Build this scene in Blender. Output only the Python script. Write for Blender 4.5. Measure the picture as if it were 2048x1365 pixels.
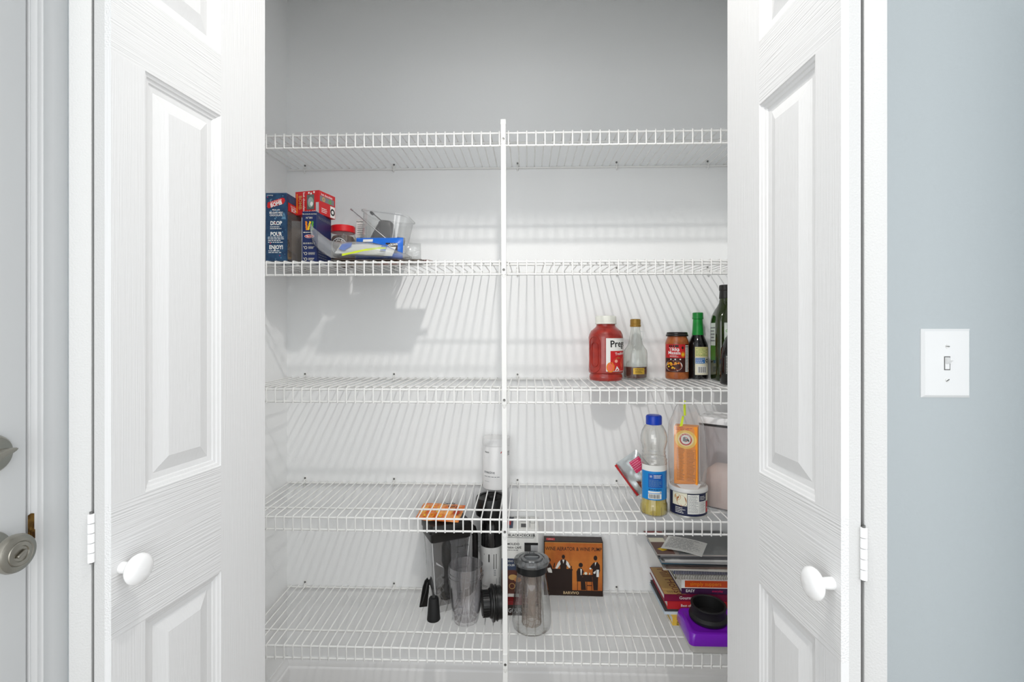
import bpy, bmesh, math, random
from mathutils import Vector, Matrix

# ------------------------------------------------------------------ setup
for o in list(bpy.data.objects):
    bpy.data.objects.remove(o, do_unlink=True)
scene = bpy.context.scene
COL = scene.collection
IN = 0.0254          # the scene is laid out in inches
EYE = 49.5           # eye height above the floor, inches
PI = math.pi

# camera -----------------------------------------------------------
cam_d = bpy.data.cameras.new('camera')
cam = bpy.data.objects.new('camera', cam_d)
COL.objects.link(cam)
cam_d.sensor_fit = 'HORIZONTAL'
cam_d.sensor_width = 36.0
cam_d.lens = 982.0 / 2048.0 * 36.0
cam_d.shift_y = -11.5 / 2048.0
cam_d.clip_start = 0.01
cam.location = (0, 0, EYE * IN)
cam.rotation_euler = (PI / 2, 0, math.atan(0.031))
scene.camera = cam

# world: soft daylight from the room behind -------------------------
world = bpy.data.worlds.new('world')
scene.world = world
world.use_nodes = True
bg = world.node_tree.nodes['Background']
bg.inputs[0].default_value = (0.93, 0.97, 1.0, 1)
bg.inputs[1].default_value = 1.2

# ceiling lamp just in front of the closet ---------------------------
lamp_d = bpy.data.lights.new('ceiling_lamp', 'SPOT')
lamp_d.energy = 33.0
lamp_d.color = (1.0, 0.97, 0.93)
lamp_d.shadow_soft_size = 1.3 * IN
lamp_d.spot_size = math.radians(124)
lamp_d.spot_blend = 1.0
lamp = bpy.data.objects.new('ceiling_lamp', lamp_d)
lamp.location = (0.3 * IN, 18.6 * IN, (EYE + 45.3) * IN)
lamp.rotation_euler = (math.atan2(47.0, 60.0), 0, 0)     # aimed at the closet; spot cone shaped to keep door tops dimmer
COL.objects.link(lamp)

# added area fill, far behind at left, to lift the blue wall
fill_left_d = bpy.data.lights.new('fill_light', 'AREA')
fill_left_d.shape = 'RECTANGLE'
fill_left_d.size = 60 * IN
fill_left_d.size_y = 48 * IN
fill_left_d.energy = 12.0
fill_left_d.color = (1.0, 0.985, 0.96)
fill_left = bpy.data.objects.new('fill_light', fill_left_d)
fill_left.location = (-46 * IN, -66 * IN, (EYE + 10) * IN)
fill_left.rotation_euler = (math.radians(88), 0, math.radians(-38))
COL.objects.link(fill_left)

# second added fill, far behind at right, to brighten the hall door
fill_right_d = fill_left_d.copy()
fill_right_d.energy = 9.0
fill_right = bpy.data.objects.new('fill_light_right', fill_right_d)
fill_right.location = (50 * IN, -66 * IN, (EYE + 8) * IN)
fill_right.rotation_euler = (math.radians(88), 0, math.radians(38))
COL.objects.link(fill_right)

vs = scene.view_settings
vs.view_transform = 'Standard'
vs.look = 'None'
vs.exposure = 0.2
vs.gamma = 1.0
vs.use_curve_mapping = False
scene.cycles.transparent_max_bounces = 40

# ------------------------------------------------------------------ materials
def srgb(r, g, b):
    def f(c):
        c /= 255.0
        return c / 12.92 if c <= 0.04045 else ((c + 0.055) / 1.055) ** 2.4
    return (f(r), f(g), f(b), 1.0)

MATS = {}
def mat(name, col, rough=0.5, metal=0.0, bump=None, vary=None, spec=0.5, coat=0.0, trans=0.0, ior=1.45, alpha=None, sheen=0):
    """principled material; bump=(scale, strength, stretch) noise relief; vary=(colour2, scale) blotches"""
    if name in MATS:
        return MATS[name]
    m = bpy.data.materials.new(name)
    m.use_nodes = True
    nt = m.node_tree
    p = nt.nodes['Principled BSDF']
    p.inputs['Base Color'].default_value = col
    p.inputs['Roughness'].default_value = rough
    p.inputs['Metallic'].default_value = metal
    p.inputs['Specular IOR Level'].default_value = spec
    p.inputs['Coat Weight'].default_value = coat
    p.inputs['Transmission Weight'].default_value = trans
    p.inputs['IOR'].default_value = ior
    if bump or vary:
        tc = nt.nodes.new('ShaderNodeTexCoord')
    if bump:
        mp = nt.nodes.new('ShaderNodeMapping')
        mp.inputs['Scale'].default_value = bump[2] if len(bump) > 2 else (1, 1, 1)
        no = nt.nodes.new('ShaderNodeTexNoise')
        no.inputs['Scale'].default_value = bump[0]
        no.inputs['Detail'].default_value = 3
        bp = nt.nodes.new('ShaderNodeBump')
        bp.inputs['Strength'].default_value = bump[1]
        bp.inputs['Distance'].default_value = 0.001
        nt.links.new(tc.outputs['Object'], mp.inputs[0])
        nt.links.new(mp.outputs[0], no.inputs['Vector'])
        nt.links.new(no.outputs['Fac'], bp.inputs['Height'])
        nt.links.new(bp.outputs[0], p.inputs['Normal'])
    if vary:
        no2 = nt.nodes.new('ShaderNodeTexNoise')
        no2.inputs['Scale'].default_value = vary[1]
        no2.inputs['Detail'].default_value = 4
        rp = nt.nodes.new('ShaderNodeValToRGB')
        rp.color_ramp.elements[0].position = 0.38
        rp.color_ramp.elements[1].position = 0.62
        rp.color_ramp.elements[0].color = col
        rp.color_ramp.elements[1].color = vary[0]
        nt.links.new(tc.outputs['Object'], no2.inputs['Vector'])
        nt.links.new(no2.outputs['Fac'], rp.inputs[0])
        nt.links.new(rp.outputs[0], p.inputs['Base Color'])
    MATS[name] = m
    return m

def clear(name, tint=(0.97, 0.98, 0.98, 1), haze=0.04, hazecol=(0.9, 0.9, 0.9, 1), rough=0.03, ior=1.45, gloss=1.0, edge=0.42):
    """thin clear plastic or glass: see-through, fresnel gloss, a little milky haze"""
    if name in MATS:
        return MATS[name]
    m = bpy.data.materials.new(name)
    m.use_nodes = True
    nt = m.node_tree
    nt.nodes.clear()
    out = nt.nodes.new('ShaderNodeOutputMaterial')
    tr = nt.nodes.new('ShaderNodeBsdfTransparent')
    tr.inputs[0].default_value = tint
    df = nt.nodes.new('ShaderNodeBsdfDiffuse')
    df.inputs[0].default_value = hazecol
    gl = nt.nodes.new('ShaderNodeBsdfGlossy')
    gl.inputs['Roughness'].default_value = rough
    mx = nt.nodes.new('ShaderNodeMixShader')
    mx.inputs[0].default_value = haze
    lw = nt.nodes.new('ShaderNodeLayerWeight')
    lw.inputs[0].default_value = 0.5
    pw = nt.nodes.new('ShaderNodeMath')
    pw.operation = 'POWER'
    pw.inputs[1].default_value = 4.0
    mu = nt.nodes.new('ShaderNodeMath')
    mu.operation = 'MULTIPLY_ADD'
    mu.inputs[1].default_value = 0.55 * gloss
    mu.inputs[2].default_value = 0.07 * gloss
    nt.links.new(lw.outputs['Facing'], pw.inputs[0])
    lw = pw
    tm = nt.nodes.new('ShaderNodeMixRGB')
    tm.inputs[1].default_value = tint
    tm.inputs[2].default_value = (tint[0] * edge, tint[1] * edge, tint[2] * edge, 1)
    nt.links.new(pw.outputs[0], tm.inputs[0])
    nt.links.new(tm.outputs[0], tr.inputs[0])
    mx2 = nt.nodes.new('ShaderNodeMixShader')
    nt.links.new(tr.outputs[0], mx.inputs[1])
    nt.links.new(df.outputs[0], mx.inputs[2])
    nt.links.new(lw.outputs[0], mu.inputs[0])
    nt.links.new(mu.outputs[0], mx2.inputs[0])
    nt.links.new(mx.outputs[0], mx2.inputs[1])
    nt.links.new(gl.outputs[0], mx2.inputs[2])
    nt.links.new(mx2.outputs[0], out.inputs[0])
    MATS[name] = m
    return m

def grain(name, col, stretch, scale, strength, rough=0.42, wave=False):
    """moulded white door skin with pressed wood grain"""
    m = mat(name, col, rough)
    nt = m.node_tree
    p = nt.nodes['Principled BSDF']
    tc = nt.nodes.new('ShaderNodeTexCoord')
    mp = nt.nodes.new('ShaderNodeMapping')
    mp.inputs['Scale'].default_value = stretch
    no = nt.nodes.new('ShaderNodeTexNoise')
    no.inputs['Scale'].default_value = scale
    no.inputs['Detail'].default_value = 1.0 if wave else 0.0
    no.inputs['Distortion'].default_value = 0.6 if wave else 0.0
    bp = nt.nodes.new('ShaderNodeBump')
    bp.inputs['Strength'].default_value = strength
    bp.inputs['Distance'].default_value = 0.0011
    nt.links.new(tc.outputs['Object'], mp.inputs[0])
    nt.links.new(mp.outputs[0], no.inputs['Vector'])
    nt.links.new(no.outputs['Fac'], bp.inputs['Height'])
    if wave:
        mp2 = nt.nodes.new('ShaderNodeMapping')
        mp2.inputs['Scale'].default_value = (1.0, 0.0, 0.17)
        wv = nt.nodes.new('ShaderNodeTexWave')
        wv.wave_type = 'RINGS'
        wv.inputs['Scale'].default_value = 58
        wv.inputs['Distortion'].default_value = 9.0
        wv.inputs['Detail'].default_value = 2.0
        wv.inputs['Detail Scale'].default_value = 0.7
        mp2.inputs['Location'].default_value = (0.11, 0, 0.055)
        nt.links.new(tc.outputs['Object'], mp2.inputs[0])
        nt.links.new(mp2.outputs[0], wv.inputs['Vector'])
        b2 = nt.nodes.new('ShaderNodeBump')
        b2.inputs['Strength'].default_value = strength * 0.35
        b2.inputs['Distance'].default_value = 0.0008
        nt.links.new(wv.outputs['Fac'], b2.inputs['Height'])
        nt.links.new(bp.outputs[0], b2.inputs['Normal'])
        nt.links.new(b2.outputs[0], p.inputs['Normal'])
    else:
        nt.links.new(bp.outputs[0], p.inputs['Normal'])
    return m

WHITE = srgb(238, 238, 238)
M_WALL = mat('closet_wall_paint', srgb(247, 248, 248), 0.7, bump=(260, 0.25))
M_BLUE = mat('pale_blue_wall_paint', srgb(190, 197, 200), 0.6, bump=(170, 0.45))
M_CEIL = mat('ceiling_paint', srgb(240, 240, 238), 0.9)
M_FLOOR = mat('floor_vinyl', srgb(150, 141, 130), 0.5, vary=(srgb(134, 124, 112), 4))
M_TRIM = mat('trim_paint', srgb(243, 243, 243), 0.35, bump=(90, 0.08))
M_STILE = grain('door_stile_grain', srgb(226, 226, 226), (1, 1, 0.02), 520, 0.28)
M_RAIL = grain('door_rail_grain', srgb(226, 226, 226), (0.02, 1, 1), 460, 0.8)
M_PANEL = grain('door_panel_grain', srgb(226, 226, 226), (1, 1, 0.08), 260, 0.3, wave=True)
M_EDGE = mat('door_edge_paint', srgb(208, 208, 207), 0.5, bump=(420, 0.5))
M_WIRE = mat('white_vinyl_wire', srgb(244, 244, 242), 0.3)
M_CLIP = mat('white_plastic_clip', srgb(240, 240, 238), 0.4)
M_SCREW = mat('steel_screw', srgb(120, 120, 118), 0.4, metal=0.8)
M_KNOB = mat('white_ceramic', srgb(246, 246, 246), 0.18, coat=0.4)
M_NICKEL = mat('satin_nickel', srgb(176, 172, 162), 0.33, metal=1.0, bump=(300, 0.12))
M_BRASS = mat('worn_brass', srgb(150, 112, 56), 0.4, metal=0.9, vary=(srgb(84, 56, 28), 90))
M_BLACK = mat('black_plastic', srgb(26, 26, 26), 0.35)
M_DARK = mat('gap_dark', srgb(60, 56, 50), 0.9)
M_PWHITE = mat('white_print', srgb(242, 242, 240), 0.5)
M_PBLACK = mat('black_print', srgb(24, 24, 26), 0.5)

# ------------------------------------------------------------------ mesh helpers (all in inches)
class MB:
    def __init__(self):
        self.v = []; self.f = []
    def add(self, verts, faces):
        n = len(self.v)
        self.v += [tuple(p) for p in verts]
        self.f += [tuple(i + n for i in f) for f in faces]
        return self
    def bm(self, bm):
        bm.verts.ensure_lookup_table(); bm.verts.index_update()
        self.add([p.co[:] for p in bm.verts], [[q.index for q in f.verts] for f in bm.faces])
        bm.free()
        return self
    def box(self, x0, x1, y0, y1, z0, z1, bev=0, seg=2):
        if not bev:
            v = [(x, y, z) for z in (z0, z1) for y in (y0, y1) for x in (x0, x1)]
            return self.add(v, [(0, 2, 3, 1), (4, 5, 7, 6), (0, 1, 5, 4), (1, 3, 7, 5), (3, 2, 6, 7), (2, 0, 4, 6)])
        bm = bmesh.new()
        bmesh.ops.create_cube(bm, size=1)
        for q in bm.verts:
            q.co = ((x0 + x1) / 2 + q.co.x * (x1 - x0), (y0 + y1) / 2 + q.co.y * (y1 - y0), (z0 + z1) / 2 + q.co.z * (z1 - z0))
        bmesh.ops.bevel(bm, geom=bm.edges[:], offset=bev, segments=seg, profile=0.5, affect='EDGES')
        return self.bm(bm)
    def lathe(self, prof, seg=32, c=(0, 0, 0), sx=1, sy=1, cap=True):
        """prof: list of (r, z) from bottom to top"""
        n0 = []
        v = []; f = []
        for r, z in prof:
            for i in range(seg):
                a = 2 * PI * i / seg
                v.append((c[0] + r * sx * math.cos(a), c[1] + r * sy * math.sin(a), c[2] + z))
        for k in range(len(prof) - 1):
            for i in range(seg):
                j = (i + 1) % seg
                f.append((k * seg + i, k * seg + j, (k + 1) * seg + j, (k + 1) * seg + i))
        if cap:
            if prof[0][0] > 1e-6: f.append(tuple(range(seg))[::-1])
            if prof[-1][0] > 1e-6: f.append(tuple((len(prof) - 1) * seg + i for i in range(seg)))
        return self.add(v, f)
    def loft(self, rings, closed=True, cap=True):
        """rings: list of equal-length point loops"""
        n = len(rings[0]); v = []; f = []
        for r in rings: v += [tuple(p) for p in r]
        for k in range(len(rings) - 1):
            for i in range(n if closed else n - 1):
                j = (i + 1) % n
                f.append((k * n + i, k * n + j, (k + 1) * n + j, (k + 1) * n + i))
        if cap and closed:
            f.append(tuple(range(n))[::-1]); f.append(tuple((len(rings) - 1) * n + i for i in range(n)))
        return self.add(v, f)
    def tube(self, pts, r, seg=6, cap=True, closed=False):
        pts = [Vector(p) for p in pts]
        rings = []
        prev = None
        N = len(pts)
        for i, p in enumerate(pts):
            if closed:
                t = (pts[(i + 1) % N] - pts[i - 1]).normalized()
            elif i == 0: t = (pts[1] - p).normalized()
            elif i == N - 1: t = (p - pts[i - 1]).normalized()
            else: t = ((pts[i + 1] - p).normalized() + (p - pts[i - 1]).normalized()).normalized()
            if prev is None:
                a = Vector((0, 0, 1)) if abs(t.z) < 0.9 else Vector((1, 0, 0))
                u = t.cross(a).normalized()
            else:
                u = (prev - t * prev.dot(t)).normalized()
            prev = u
            w = t.cross(u)
            rr = r[i] if isinstance(r, (list, tuple)) else r
            rings.append([p + (u * math.cos(2 * PI * k / seg) + w * math.sin(2 * PI * k / seg)) * rr for k in range(seg)])
        if closed:
            rings.append(rings[0]); cap = False
        return self.loft(rings, True, cap)
    def prism(self, poly, h, axis='y', off=0):
        """poly in (a,b); extruded from off to off+h along axis. y: (x,z), z: (x,y), x: (y,z)"""
        def P(a, b, t):
            return {'y': (a, t, b), 'z': (a, b, t), 'x': (t, a, b)}[axis]
        n = len(poly)
        v = [P(a, b, off) for a, b in poly] + [P(a, b, off + h) for a, b in poly]
        f = [tuple(range(n)), tuple(range(2 * n - 1, n - 1, -1))]
        for i in range(n):
            j = (i + 1) % n
            f.append((i, i + n, j + n, j))
        return self.add(v, f)
    def grid(self, fn, nu, nv, wrap=False):
        v = []; f = []
        for j in range(nv + 1):
            for i in range(nu if wrap else nu + 1):
                v.append(fn(i / nu, j / nv))
        w = nu if wrap else nu + 1
        for j in range(nv):
            for i in range(nu):
                a = j * w + i; b = j * w + (i + 1) % w
                f.append((a, b, b + w, a + w))
        return self.add(v, f)
    def xf(self, M):
        self.v = [tuple(M @ Vector(p)) for p in self.v]
        return self
    def map(self, fn):
        self.v = [fn(p) for p in self.v]
        return self
    def obj(self, name, m, parent=None, loc=None, rot=None, smooth=None, fixn=True):
        me = bpy.data.meshes.new(name)
        me.from_pydata([(p[0] * IN, p[1] * IN, p[2] * IN) for p in self.v], [], self.f)
        if fixn:
            b = bmesh.new(); b.from_mesh(me)
            bmesh.ops.recalc_face_normals(b, faces=b.faces[:])
            b.to_mesh(me); b.free()
        if smooth is not None:
            me.polygons.foreach_set('use_smooth', [True] * len(me.polygons))
            me.set_sharp_from_angle(angle=math.radians(smooth))
        me.materials.append(m)
        me.update()
        o = bpy.data.objects.new(name, me)
        COL.objects.link(o)
        place(o, parent, loc, rot)
        if parent is not None and loc is None and rot is None and name not in ('liner', 'label_print'):
            CARRIER.setdefault(parent.name, o)
        return o

CARRIER = {}
def place(o, parent=None, loc=None, rot=None):
    if parent is not None:
        o.parent = parent
        if loc is not None: o.location = Vector(loc) * IN
    elif loc is not None:
        o.location = Vector((loc[0], loc[1], loc[2] + EYE)) * IN
    else:
        o.location = (0, 0, EYE * IN)
    if rot is not None: o.rotation_euler = rot

def tag(o, label, cat, group=None, kind=None):
    o['label'] = label
    if cat: o['category'] = cat
    if group: o['group'] = group
    if kind: o['kind'] = kind
    return o

def thing(name, label, cat, loc, rot=(0, 0, 0), group=None, kind=None, parent=None):
    o = bpy.data.objects.new(name, None)
    o.empty_display_size = 0.02
    COL.objects.link(o)
    place(o, parent, loc, rot)
    if label: tag(o, label, cat, group, kind)
    return o

def struct(name, mb, m, label, cat, smooth=None):
    return tag(mb.obj(name, m, smooth=smooth), label, cat, kind='structure')

# flat print -------------------------------------------------------
_tc = {}
def text_geo(body, size, bold=0.0, align='CENTER', space=1.0):
    key = (body, bold, align, space)
    if key not in _tc:
        cu = bpy.data.curves.new('lettering', 'FONT')
        cu.body = body; cu.size = 1.0; cu.align_x = align; cu.align_y = 'CENTER'
        cu.resolution_u = 2; cu.offset = bold; cu.space_character = space
        ob = bpy.data.objects.new('lettering', cu)
        COL.objects.link(ob)
        dg = bpy.context.evaluated_depsgraph_get()
        me = ob.evaluated_get(dg).to_mesh()
        _tc[key] = ([(p.co.x, p.co.y) for p in me.vertices], [tuple(p.vertices) for p in me.polygons])
        bpy.data.objects.remove(ob, do_unlink=True)
        bpy.data.curves.remove(cu)
    v, f = _tc[key]
    return [(a * size, b * size) for a, b in v], f

class Print:
    """2-D artwork (u right, v up) mapped onto a surface by fn(u, v) -> (x, y, z)"""
    def __init__(self, fn): self.fn = fn; self.layers = {}
    def mb(self, m):
        if m.name not in self.layers: self.layers[m.name] = (m, MB())
        return self.layers[m.name][1]
    def text(self, s, u, v, size, m, bold=0.0, rot=0.0, align='CENTER', lift=0.0, space=1.0, sx=1.0):
        vv, ff = text_geo(s, size, bold, align, space)
        c, sn = math.cos(rot), math.sin(rot)
        self.mb(m).add([self.fn(u + (a * sx) * c - b * sn, v + (a * sx) * sn + b * c, lift) for a, b in vv], ff)
        return self
    def rect(self, u0, u1, v0, v1, m, lift=0.0, nu=1, nv=1):
        self.mb(m).grid(lambda s, t: self.fn(u0 + (u1 - u0) * s, v0 + (v1 - v0) * t, lift), nu, nv)
        return self
    def poly(self, pts, m, lift=0.0):
        self.mb(m).add([self.fn(a, b, lift) for a, b in pts], [tuple(range(len(pts)))])
        return self
    def disc(self, u, v, ru, rv, m, lift=0.0, seg=20):
        return self.poly([(u + ru * math.cos(2 * PI * i / seg), v + rv * math.sin(2 * PI * i / seg)) for i in range(seg)], m, lift)
    def ring(self, u, v, r0, r1, m, lift=0.0, seg=24):
        pts = []
        b = self.mb(m)
        vv = []
        for i in range(seg):
            a = 2 * PI * i / seg
            vv.append(self.fn(u + r0 * math.cos(a), v + r0 * math.sin(a), lift))
            vv.append(self.fn(u + r1 * math.cos(a), v + r1 * math.sin(a), lift))
        b.add(vv, [(2 * i, 2 * i + 1, 2 * ((i + 1) % seg) + 1, 2 * ((i + 1) % seg)) for i in range(seg)])
        return self
    def lines(self, u0, u1, v0, v1, n, m, fill=0.5, rnd=None, lift=0.0, words=True):
        """rows of tiny unreadable print"""
        R = random.Random(rnd if rnd is not None else n)
        h = (v1 - v0) / n
        for k in range(n):
            vm = v0 + h * (k + 0.5)
            u = u0
            if not words:
                self.rect(u0, u1 - (u1 - u0) * 0.25 * R.random(), vm - h * fill / 2, vm + h * fill / 2, m, lift); continue
            end = u1 - (u1 - u0) * 0.3 * R.random()
            while u < end:
                w = (u1 - u0) * R.uniform(0.08, 0.2)
                self.rect(u, min(u + w, end), vm - h * fill / 2, vm + h * fill / 2, m, lift)
                u += w + (u1 - u0) * 0.035
        return self
    def done(self, parent, name='label_print'):
        out = []
        parent = CARRIER.get(parent.name, parent)
        for m, b in self.layers.values():
            o = b.obj(name, m, parent, fixn=False)
            o['kind'] = 'stuff'
            out.append(o)
        return out

EPS = 0.012
def front(y, e=EPS):     # artwork on a face looking towards -y, u along x, v along z
    return lambda u, v, l=0.0: (u, y - e - l, v)
def right(x, e=EPS):     # on a face looking +x, u along +y
    return lambda u, v, l=0.0: (x + e + l, u, v)
def left(x, e=EPS):
    return lambda u, v, l=0.0: (x - e - l, -u, v)
def top(z, e=EPS):
    return lambda u, v, l=0.0: (u, v, z + e + l)
def around(r, a0=0.0, e=EPS, sx=1, sy=1):   # wrapped round an upright cylinder; a0=0 faces -y, positive to the right
    def fn(u, v, l=0.0):
        a = a0 + u / r
        R = r + e + l
        return (R * sx * math.sin(a), -R * sy * math.cos(a), v)
    return fn

# ------------------------------------------------------------------ the room shell
FW0, FW1 = 35.3, 39.8          # front wall of the closet
OL, OR, OT = -27.2, 20.9, 35.0  # opening
CL, CR, CB = -32.75, 26.7, 66.0 # closet inner faces
ZF, ZC = -EYE, 46.5             # floor, ceiling (relative to the eye)
LX = -34.6                      # hall wall on the left
RX = 35.4                       # hall wall on the right
BACK = -4.0

struct('floor', MB().box(LX - 6, RX + 40, -50, CB + 5, ZF - 2, ZF), M_FLOOR, 'plain floor of the hall and the closet', 'floor')
struct('ceiling', MB().box(LX - 6, RX + 6, BACK, CB + 5, ZC, ZC + 2), M_CEIL, 'flat white ceiling over hall and closet', 'ceiling')
struct('wall_back', MB().box(CL - 4, CR + 4, CB, CB + 4, ZF, ZC), M_WALL, 'white back wall of the pantry closet behind the wire shelves', 'wall')
struct('wall_closet_left', MB().box(CL - 4, CL, FW1, CB, ZF, ZC), M_WALL, 'white side wall of the pantry closet beside the cocoa boxes', 'wall')
struct('wall_closet_right', MB().box(CR, CR + 4, FW1, CB, ZF, ZC), M_WALL, 'white side wall of the pantry closet beside the olive oil bottle', 'wall')
fw = MB().box(LX - 4, OL, FW0, FW1, ZF, ZC).box(OR, RX + 4, FW0, FW1, ZF, ZC).box(OL, OR, FW0, FW1, OT, ZC)
struct('wall_front', fw, M_BLUE, 'pale blue wall around the closet opening, light switch on it', 'wall')
struct('wall_right', MB().box(RX, RX + 4, 22.0, FW0, ZF, ZC), M_BLUE, 'pale side wall meeting the blue wall with the switch', 'wall')

# closet baseboards with a stepped top
def base_prof(d):
    return [(0, 0), (-0.55, 0), (-0.55, 4.35), (-0.5, 4.5), (-0.38, 4.62), (-0.38, 5.0), (-0.3, 5.25), (-0.14, 5.5), (-0.1, 5.75), (0, 5.75)]
bp_ = MB().prism([(CB + a, ZF + b) for a, b in base_prof(0)], CR - CL, 'x', CL)
struct('baseboard_back', bp_, M_TRIM, 'white stepped baseboard along the closet back wall', 'baseboard', smooth=30)
bl_ = MB().prism([(CL - a, ZF + b) for a, b in base_prof(0)], CB - FW1, 'y', FW1)
struct('baseboard_left', bl_, M_TRIM, 'white stepped baseboard along the closet side wall below the cocoa boxes', 'baseboard', smooth=30)
br_ = MB().prism([(CR + a, ZF + b) for a, b in base_prof(0)], CB - FW1, 'y', FW1)
struct('baseboard_right', br_, M_TRIM, 'white stepped baseboard along the closet side wall below the stacked books', 'baseboard', smooth=30)

# opening jambs and casing (mostly behind the folded doors)
tj = MB().box(OL - 0.01, OL + 0.5, FW0 - 0.1, FW1 + 0.1, ZF, OT).box(OR - 0.5, OR + 0.01, FW0 - 0.1, FW1 + 0.1, ZF, OT).box(OL, OR, FW0 - 0.1, FW1 + 0.1, OT - 0.5, OT + 0.01)
struct('trim_1', tj, M_TRIM, 'white painted jamb lining the closet opening', 'jamb')
tcase = MB()
for a, b in ((OL - 2.2, OL + 0.2), (OR - 0.2, OR + 2.2)):
    tcase.box(a, b, FW0 - 0.6, FW0, ZF, OT + 2.2, 0.08)
tcase.box(OL + 0.2, OR - 0.2, FW0 - 0.6, FW0, OT - 0.2, OT + 2.2, 0.08)
struct('trim_2', tcase, M_TRIM, 'white casing framing the closet opening behind the folded doors', 'casing')

# ------------------------------------------------------------------ hall door on the left wall
DEDGE = 32.8
ZD = 31.2
wl = MB().box(LX - 4, LX, 35.0, FW0, ZF, ZC).box(LX - 4, LX, BACK, 35.0, ZD, ZC).box(LX - 4, LX, BACK, DEDGE - 31.4, ZF, ZD)
struct('wall_left', wl, M_BLUE, 'pale wall holding the white hall door', 'wall')
d3 = thing('door_3', 'white hall door with satin nickel knob and deadbolt', 'door', (LX, DEDGE, ZF), kind='structure')
MB().box(-1.7, 0.08, -30, 0, 0.3, 80, 0.06).obj('slab', M_TRIM, d3)
# jamb, stop and casing beside the slab
jm = MB().box(-4.0, 0.12, 0.17, 0.85, 0, 81.0, 0.05)
jo = struct('trim_3', MB().add(*[[ (LX + p[0], DEDGE + p[1], ZF + p[2]) for p in jm.v], jm.f]), M_TRIM, 'white painted jamb edge of the hall door, brass strike let into it', 'jamb')
prof = [(0, .5), (.14, .5), (.2, .62), (.33, .72), (.36, .9), (.42, .98), (.48, 1.0), (.48, 1.5), (.56, 1.62), (.62, 2.3), (.66, 2.5), (.62, 2.72), (0, 2.72)]
cas = MB().prism([(LX + a, DEDGE + b - .2) for a, b in prof], 82.0, 'z', ZF)
struct('trim_4', cas, M_TRIM, 'white moulded casing strip between the hall door and the folded closet door', 'casing', smooth=40)
st = MB()
st.prism([(-.1, -1.1), (.0, -1.3), (.45, -1.15), (.5, -.9), (.5, .55), (.35, 1.0), (.12, 1.08), (-.1, 1.0)], .05, 'x', .03)
sp = thing('strike_plate', 'worn brass strike plate let into the hall door jamb', 'strike plate', (LX + .13, DEDGE + .12, -13.45))
st.obj('plate', M_BRASS, sp)
MB().box(.05, .12, .05, .35, -.75, -.1, .03).obj('lip', M_BRASS, sp)
# knob: axis +x from the slab face
def lathe_x(prof, seg=36):
    b = MB().lathe(prof, seg)
    return b.map(lambda p: (p[2], p[0], p[1]))
kn = thing('knob', None, None, (0.08, -2.45, EYE - 13.95), parent=d3)
lathe_x([(1.3, 0), (1.3, .12), (1.22, .3), (.9, .45), (.62, .5), (.45, .55), (.42, 1.1)]).obj('rosette', M_NICKEL, kn, smooth=30)
lathe_x([(.42, 1.0), (.55, 1.15), (.9, 1.3), (1.18, 1.62), (1.22, 1.85), (1.15, 2.08), (1.0, 2.2), (.82, 2.24), (.76, 2.2), (.72, 2.24), (.5, 2.27), (.46, 2.2), (.4, 2.2), (0, 2.2)]).obj('handle', M_NICKEL, kn, smooth=28)
MB().box(2.2, 2.42, -.33, .33, -.11, .11, .09, 3).xf(Matrix.Rotation(math.radians(28), 4, 'X')).obj('lock_button', M_NICKEL, kn, smooth=40)
db = thing('deadbolt', None, None, (0.08, -2.45, EYE - 7.65), parent=d3)
lathe_x([(1.3, 0), (1.3, .12), (1.2, .42), (1.08, .55), (.5, .62), (.42, .66), (.42, .8), (0, .8)]).obj('rosette', M_NICKEL, db, smooth=30)
tt = MB().loft([[(x, y * w, z * h) for y, z in [(math.cos(2 * PI * i / 14), math.sin(2 * PI * i / 14)) for i in range(14)]] for x, w, h in ((.7, .4, .4), (.85, .95, .26), (1.02, 1.0, .22), (1.1, .9, .17), (1.12, .5, .05))])
tt.xf(Matrix.Rotation(math.radians(12), 4, 'X')).obj('thumb_turn', M_NICKEL, db, smooth=40)

# ------------------------------------------------------------------ folding closet doors
PU0, PU1 = 1.95, 7.55           # panel span across the leaf, hinge edge at 0
WLEAF = 12.0
PANELS = [(4.0, 33.9), (40.9, 64.0), (68.0, 79.4)]   # heights above the floor
LEAFZ = (0.5, 83.6)
def build_leaf(parent, s, t, faced=True):
    """leaf with front face at local y=0, body towards s*y; local x runs from the hinge edge"""
    R = 0.06
    # core slab behind the face members, its bare edges show
    core = MB().box(0, WLEAF, min(s * .38, s * t), max(s * .38, s * t), LEAFZ[0], LEAFZ[1])
    core.obj('core', M_EDGE, parent)
    rails = [(LEAFZ[0], PANELS[0][0]), (PANELS[0][1], PANELS[1][0]), (PANELS[1][1], PANELS[2][0]), (PANELS[2][1], LEAFZ[1])]
    ys = (min(0, s * .38), max(0, s * .38))
    MB().box(PU1, WLEAF, ys[0], ys[1], LEAFZ[0], LEAFZ[1]).obj('stile', M_STILE, parent)
    for a, b in rails:
        MB().box(0, PU1, ys[0], ys[1], a, b).obj('rail', M_RAIL, parent)
    for a, b in PANELS:
        MB().box(0, PU0, ys[0], ys[1], a, b).obj('stile', M_STILE, parent)
        steps = [(0, 0), (.05, .07), (.2, .12), (.26, .2), (.42, .24), (.48, .31), (.72, .34), (.8, .36), (1.62, .1), (1.66, .1)]
        rings = []
        for d, h in steps:
            rings.append([(PU0 + d, s * h, a + d), (PU1 - d, s * h, a + d), (PU1 - d, s * h, b - d), (PU0 + d, s * h, b - d)])
        pm = MB().loft(rings, True, False)
        n = len(pm.v)
        pm.f.append((n - 4, n - 3, n - 2, n - 1))
        pm.obj('panel', M_PANEL, parent, smooth=14)

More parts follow.
